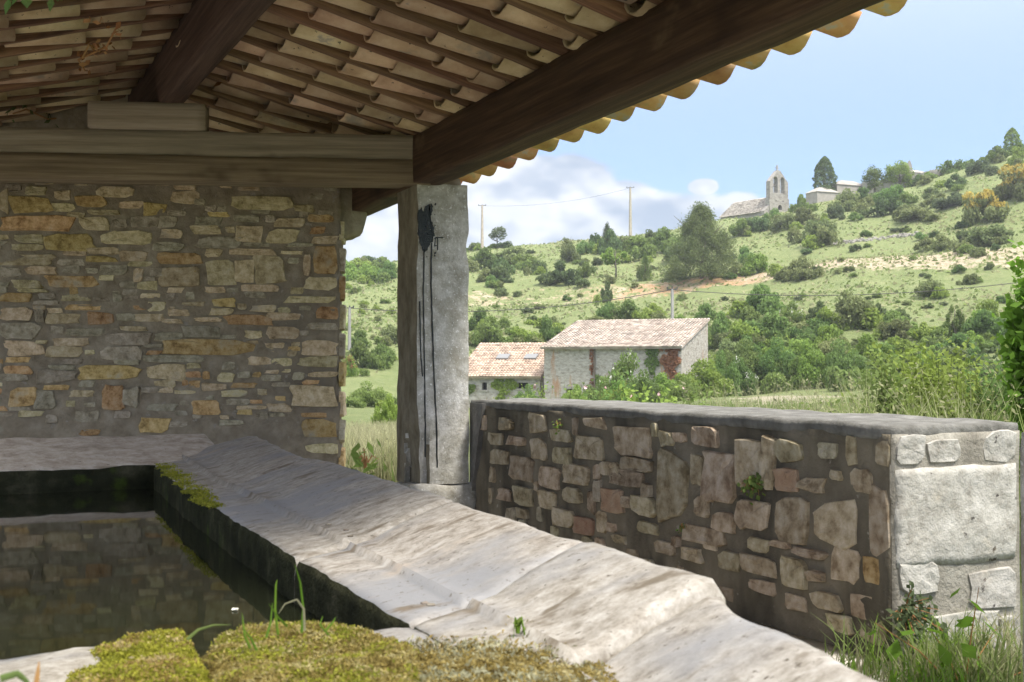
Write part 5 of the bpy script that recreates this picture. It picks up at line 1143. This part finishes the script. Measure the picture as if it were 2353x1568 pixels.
# foot of the wall end: creeping green stem, weeds and grass
V, F = tube([atY(2100,1410,YE-.06), atY(2140,1425,YE-.07), atY(2165,1450,YE-.08), atY(2185,1500,YE-.1), atY(2195,1540,YE-.12)], [.014,.016,.014,.011,.008], 8)
o = mk('moss_streak', V, F, 'grass_lime', smooth=True); tag(o, 'bright green mossy runner hanging down the parapet end', 'moss')
g = np.random.default_rng(50)
for i, (px, py, n, hm, mt, lb) in enumerate([(2200,1545,150,.26,'grass_green','clump of green grass at the foot of the parapet end'),(2280,1552,110,.22,'grass_straw','dry straw-coloured grass at the foot of the parapet end'),(2140,1556,60,.16,'grass_lime','short bright grass between the slab and the parapet end'),(2330,1568,70,.24,'grass_green','grass clump leaning against the stone post')]):
    c = atZ(px, py+40, .02); c[1] = min(c[1], YE-.05); blades(c, n, g, (.13,.09), .08, hm, .008, .8, mt, 'grass_clump', lb, 'grass', 'stuff')
for i, (x, y) in enumerate([(3.1,3.35),(2.95,3.1),(3.3,3.3),(3.5,3.35),(3.7,3.3),(2.8,2.9),(3.05,2.85),(3.3,2.9),(2.6,2.7)]):
    tag(blades((x, y, .01), 130, g, (.2,.14), .06, .24, .007, .9, ['grass_green','grass_straw','grass_lime'][i % 3], 'grass_patch', ['green','straw-coloured','bright lime'][i % 3]+' low grass patch on the ground by the parapet end', 'grass')[0], group='low grass patches by the parapet end', kind='stuff')
c = atZ(2215, 1600, .02); sprig('dock_weed', np.array([c[0], min(c[1],3.2), .02]), ((0,0,1), .42), 0, (.09,.045), 'grass_lime', 'broad-leaved green weed in the grass at the parapet end', 6, 6, per=5)
# short stone post at the edge of the view
post = empty('stone_post', (3.03, 2.5, 0), 'rounded short stone post standing just before the parapet end', 'post')
pl = atY(2341, 1000, 2.66); V, F = rbox((.11,.11,.48), (6,6,14), .03, .006, 6, 3, loc=(pl[0]+.098, 2.55, .46)); mk('shaft', V, F, 'pillar_stone', post, smooth=True)
V, F = rbox((.2,.16,.1), (6,6,4), .03, .012, 6, 4, loc=(pl[0]+.13, 2.5, .08)); mk('base_block', V, F, 'low_stone', post, smooth=True)

# ---- moss on the near rim
def moss(name, outline, label, mats, hgt, n, seed, leaf=.0075):
    """cushion over an outline on the rim (measuring pixels on the plane of the slab)"""
    g_ = np.random.default_rng(seed); pts = np.array([atZ(x, y, ZI+.006)[:2] for x, y in outline]); c = pts.mean(0); n_ = len(pts)
    mn, mxx = pts.min(0), pts.max(0); NX = 70; st = (mxx-mn).max()/NX
    def inside(p):
        x, y = p; r_ = False
        for i in range(n_):
            (x1,y1),(x2,y2) = pts[i], pts[(i+1)%n_]
            if (y1 > y) != (y2 > y) and x < (x2-x1)*(y-y1)/(y2-y1)+x1: r_ = not r_
        return r_
    def edge(p):
        dm = 9
        for i in range(n_):
            a, b_ = pts[i], pts[(i+1)%n_]; t_ = np.clip(((p-a)@(b_-a))/((b_-a)@(b_-a)), 0, 1); dm = min(dm, np.linalg.norm(p-a-(b_-a)*t_))
        return dm
    idx = {}; V = []; F = []; ux = int((mxx[0]-mn[0])/st)+1; uy = int((mxx[1]-mn[1])/st)+1
    H_ = np.full((ux+1, uy+1), -1.)
    for i in range(ux+1):
        for j in range(uy+1):
            p = mn+np.array([i,j])*st
            if inside(p):
                e = min(1, edge(p)/(hgt*.7)); H_[i,j] = hgt*math.sqrt(e*(2-e))*(.75+.6*nz3((p[0],p[1],seed), 7))+.006*nz3((p[0],p[1],1), 40)+.004*nz3((p[0],p[1],1), 90)
    for i in range(ux+1):
        for j in range(uy+1):
            if H_[i,j] > -1: idx[(i,j)] = len(V); V.append((mn[0]+i*st, mn[1]+j*st, ZI-.012+max(0,H_[i,j])))
    for i in range(ux):
        for j in range(uy):
            q = [(i,j),(i+1,j),(i+1,j+1),(i,j+1)]
            if all(k in idx for k in q): F.append([idx[k] for k in q])
    root = empty(name, (c[0], c[1], ZI), label, 'moss')
    mk('cushion', V, F, mats[0], root, smooth=True)
    Va = np.array(V); k = g_.integers(0, len(Va), n); P = Va[k]+np.stack([g_.uniform(-st,st,n), g_.uniform(-st,st,n), g_.uniform(-.002,.007,n)], 1)
    mi = (np.array([nz3((p[0],p[1],7), 14) for p in P]) + g_.normal(size=n)*.35 > .25).astype(int) if len(mats) > 1 else None
    me = quads_mesh('moss_tips', leaf_quads(P, g_, leaf, leaf*.42, outw=np.tile([0,-.2,.4], (n,1))), mats, mi); o = link('moss_tips', me, root); tag(o, kind='stuff'); return root
moss('moss_cushion', [(200,1495),(300,1478),(395,1462),(430,1475),(462,1530),(500,1600),(480,1700),(150,1700),(130,1600),(170,1545),(235,1530)], 'bright green moss cushion on the near rim beside the notch', ['moss_green','moss_brown'], .03, 30000, 1)
moss('moss_cushion', [(500,1470),(560,1456),(700,1452),(840,1455),(905,1490),(960,1510),(960,1700),(560,1700),(500,1580),(470,1520)], 'thick golden brown moss cushion with grass blades on the near rim', ['moss_brown','moss_green'], .036, 46000, 2)
moss('dry_moss', [(930,1500),(1060,1490),(1240,1508),(1420,1525),(1560,1550),(1620,1600),(1500,1700),(930,1700)], 'thin pale dry moss spreading over the near slab', ['moss_brown','moss_pale'], .022, 30000, 3, leaf=.009)
for i, (x0, x1, y0, y1) in enumerate([(935,1010,1468,1500),(1060,1130,1470,1492),(1110,1170,1480,1510),(1240,1330,1490,1502),(1470,1560,1478,1492),(1590,1700,1500,1515),(1180,1290,1440,1448)]):
    c = atZ((x0+x1)/2, (y0+y1)/2, ZI+.015); n = 260; P = c+g.normal(size=(n,3))*[.028,.016,.005]; me = quads_mesh('moss_tuft', leaf_quads(P-c, g, .011, .004), ['moss_pale','moss_brown'], (g.random(n) < .4).astype(int)); o = link('moss_tuft', me); o.location = c; tag(o, 'small loose tuft of dry moss on the pale slab', 'moss', 'dry moss tufts on the slab', 'stuff')
# moss along the far inner corner of the slab
moss('corner_moss', [(364,1064),(396,1056),(432,1076),(462,1100),(492,1140),(505,1165),(492,1168),(452,1138),(420,1108),(390,1088)], 'vivid green moss strip along the far inner corner of the basin', ['moss_green','moss_green'], .012, 9000, 4, leaf=.012)
# grass blades standing in the moss: traced arcs with real thickness in depth
TUFTS = {}
def blade(pts, wd, matn, label, Yd):
    P = [atY(x, y, Yd) for x, y in pts]; n = len(P); V = []
    q = []
    for i in range(n-1):
        for t_ in np.linspace(0,1,5)[:-1]: q.append(P[i]*(1-t_)+P[i+1]*t_)
    q.append(P[-1]); m_ = len(q)
    for i, p in enumerate(q):
        w_ = wd*.62*(1-.85*(i/(m_-1))**2.2); d = q[min(i+1,m_-1)]-q[max(i-1,0)]; sd_ = np.cross(d, [.3,1,.2]); sd_ /= np.linalg.norm(sd_)+1e-9; nn = np.cross(d, sd_); nn /= np.linalg.norm(nn)+1e-9
        V += [p-sd_*w_, p+nn*w_*.5, p+sd_*w_]
    F = [f for i in range(m_-1) for f in ((i*3,i*3+1,i*3+4,i*3+3),(i*3+1,i*3+2,i*3+5,i*3+4))]
    if label not in TUFTS:
        TUFTS[label] = empty('grass_tuft', P[0], label, 'grass')
    mk('blade', V, F, matn, TUFTS[label], smooth=True)
BL = 'tuft of slender green grass blades growing out of the golden moss'
for i, (pts, w_, mt, lb) in enumerate([([(640,1470),(632,1400),(634,1345),(637,1332)],.0032,'grass_lime',BL),([(693,1455),(697,1400),(690,1340),(678,1298)],.0034,'grass_lime',BL),([(612,1465),(622,1430),(626,1385)],.003,'grass_lime',BL),([(660,1440),(640,1420),(618,1388)],.003,'grass_lime',BL),
        ([(430,1470),(455,1448),(490,1437),(530,1436)],.004,'grass_green','arching green grass blade bending over the notch in the rim'),([(700,1450),(698,1400),(682,1378),(655,1388),(640,1410)],.0028,'moss_pale','withered tan grass blade bent over in the moss'),([(575,1490),(562,1460),(556,1408)],.0034,'grass_lime',BL),([(590,1495),(578,1470),(560,1445)],.003,'grass_lime',BL),([(748,1450),(765,1430),(772,1418)],.0024,'grass_lime',BL),([(755,1460),(735,1435),(742,1415)],.0022,'grass_lime',BL)]):
    blade(pts, w_, mt, lb, 1.9-.02*i)
blade([(0,1560),(40,1548),(60,1565),(95,1620)], .006, 'grass_green', 'blurred green blade at the near left of the rim'.replace('left','edge'), 1.25); blade([(75,1620),(85,1560),(90,1520)], .005, 'dry_twig', 'blurred brown stalk standing on the pale near rim', 1.3)
for (px, py, lb) in [(1190,1455,'tiny green seedling at the edge of the dry moss'),(1700,1545,'small green seedling past the dry moss on the pale slab'),(1950,1560,'small lime green seedling at the outer edge of the near slab')]: 
    c = atZ(px, py, ZI+.02); sprig('seedling', c, ((0,0,.6), .018), 0, (.013,.008), 'leaf_bright', lb, px, 3, per=3, stemm='grass_lime')
for i, (px, py) in enumerate([(795,1218),(805,1232),(975,1385),(990,1390),(755,1205)]):
    c = atZ(px, py, ZI+.045); V, F = rbox((.007,.005,.002), (3,3,2), .002, .002, 60, i, loc=c); o = mk('dead_leaf', V, F, 'bark', smooth=True); tag(o, 'curled brown dead leaf lying on the sloping slab', 'leaf', 'dead leaves on the slab')
# petal floating on the water
c = atZ(540, 1400, .576); V = leaf_quads(np.tile(c, (3,1)), g, .03, .02, outw=np.tile([0,0,2.], (3,1))); me = quads_mesh('petal', V-c, 'flower_white'); o = link('petal', me); o.location = c; tag(o, 'small white petal floating on the dark water', 'petal')

# ---- creeper shoots under the left slope and hanging leaves at the roof edge
def roof_pt(px, py):
    r = ray(px, py)
    for t_ in np.arange(2, 10, .01):
        p = C0+r*t_
        if p[2] > roofZ(p[0], p[1])-.02: return p
    return C0+r*6
for i, (pts, lb) in enumerate([([(265,60),(245,100),(180,130),(195,155)],'dry brown creeper runner clinging under the roof tiles'),([(230,110),(205,95),(190,125)],'thin brown creeper stem under the ochre tiles'),([(30,255),(60,245),(110,268),(170,262)],'tangle of dry creeper above the tie beam')]):
    P = [roof_pt(*q)+np.array([0,0,-.02]) for q in pts]; root = empty('dry_creeper', P[0], lb, 'creeper'); V, F = tube(P, .006, 5); mk('stem', V, F, 'dry_twig', root); C_ = np.vstack([np.array(P)+g.normal(size=(len(P),3))*.03 for _ in range(5)]); me = quads_mesh('leaf_shreds', leaf_quads(C_, g, .05, .03), 'dry_twig' if i < 2 else 'leaf_dark'); tag(link('leaf_shreds', me, root), kind='stuff')
for i, (px, py) in enumerate([(210,45),(480,62)]): 
    P = roof_pt(px, py) if i == 0 else C0+ray(484,152)*7.6; c = P; V = leaf_quads(np.tile(c, (5,1))+g.normal(size=(5,3))*.03, g, .07, .05); me = quads_mesh('dead_leaf', V-c, 'dry_twig'); o = link('dead_leaf', me); o.location = c; tag(o, ['brown dead leaf cluster caught under the tiles','orange dead leaf caught beside the ridge beam'][i], 'leaf')
vn = empty('hanging_vine', C0+ray(80,-20)*3.2, 'vine with pointed green leaves hanging from the roof edge', 'vine')
V, F = tube([C0+ray(-20,-30)*3.2, C0+ray(80,-24)*3.2, C0+ray(190,-40)*3.25], .004, 5); mk('stem', V, F, 'bark', vn)
for (x0, y0, x1, y1, w_) in [(22,-8,12,36,.010),(60,-10,62,20,.016),(118,-8,115,28,.010),(135,-12,132,4,.009),(40,-14,28,12,.010),(150,-15,140,3,.009)]:
    a, b_ = C0+ray(x0,y0)*3.2, C0+ray(x1,y1)*3.18; mm = a*.55+b_*.45; sd_ = RT*w_; V = [a, mm-sd_, mm+FW*.006, mm+sd_, b_]; mk('leaf', V, [(0,1,2),(0,2,3),(1,4,2),(2,4,3)], 'leaf_mid', vn)

# ================================================================== air
m = bpy.data.materials.new('haze'); m.use_nodes = True; t = m.node_tree; t.nodes.clear()
o_ = t.nodes.new('ShaderNodeOutputMaterial'); pv = t.nodes.new('ShaderNodeVolumePrincipled'); pv.inputs['Color'].default_value = (.93, .96, 1, 1); pv.inputs['Density'].default_value = .00042; pv.inputs['Anisotropy'].default_value = .2
t.links.new(pv.outputs[0], o_.inputs['Volume']); MATS['haze'] = m
V, F = rbox((1040,1040,60), (1,1,1), .01, 0, 1, 1, loc=(0,0,34)); o = mk('haze', V, F, 'haze'); tag(o, 'thin pale summer haze filling the valley air', 'haze', kind='stuff')
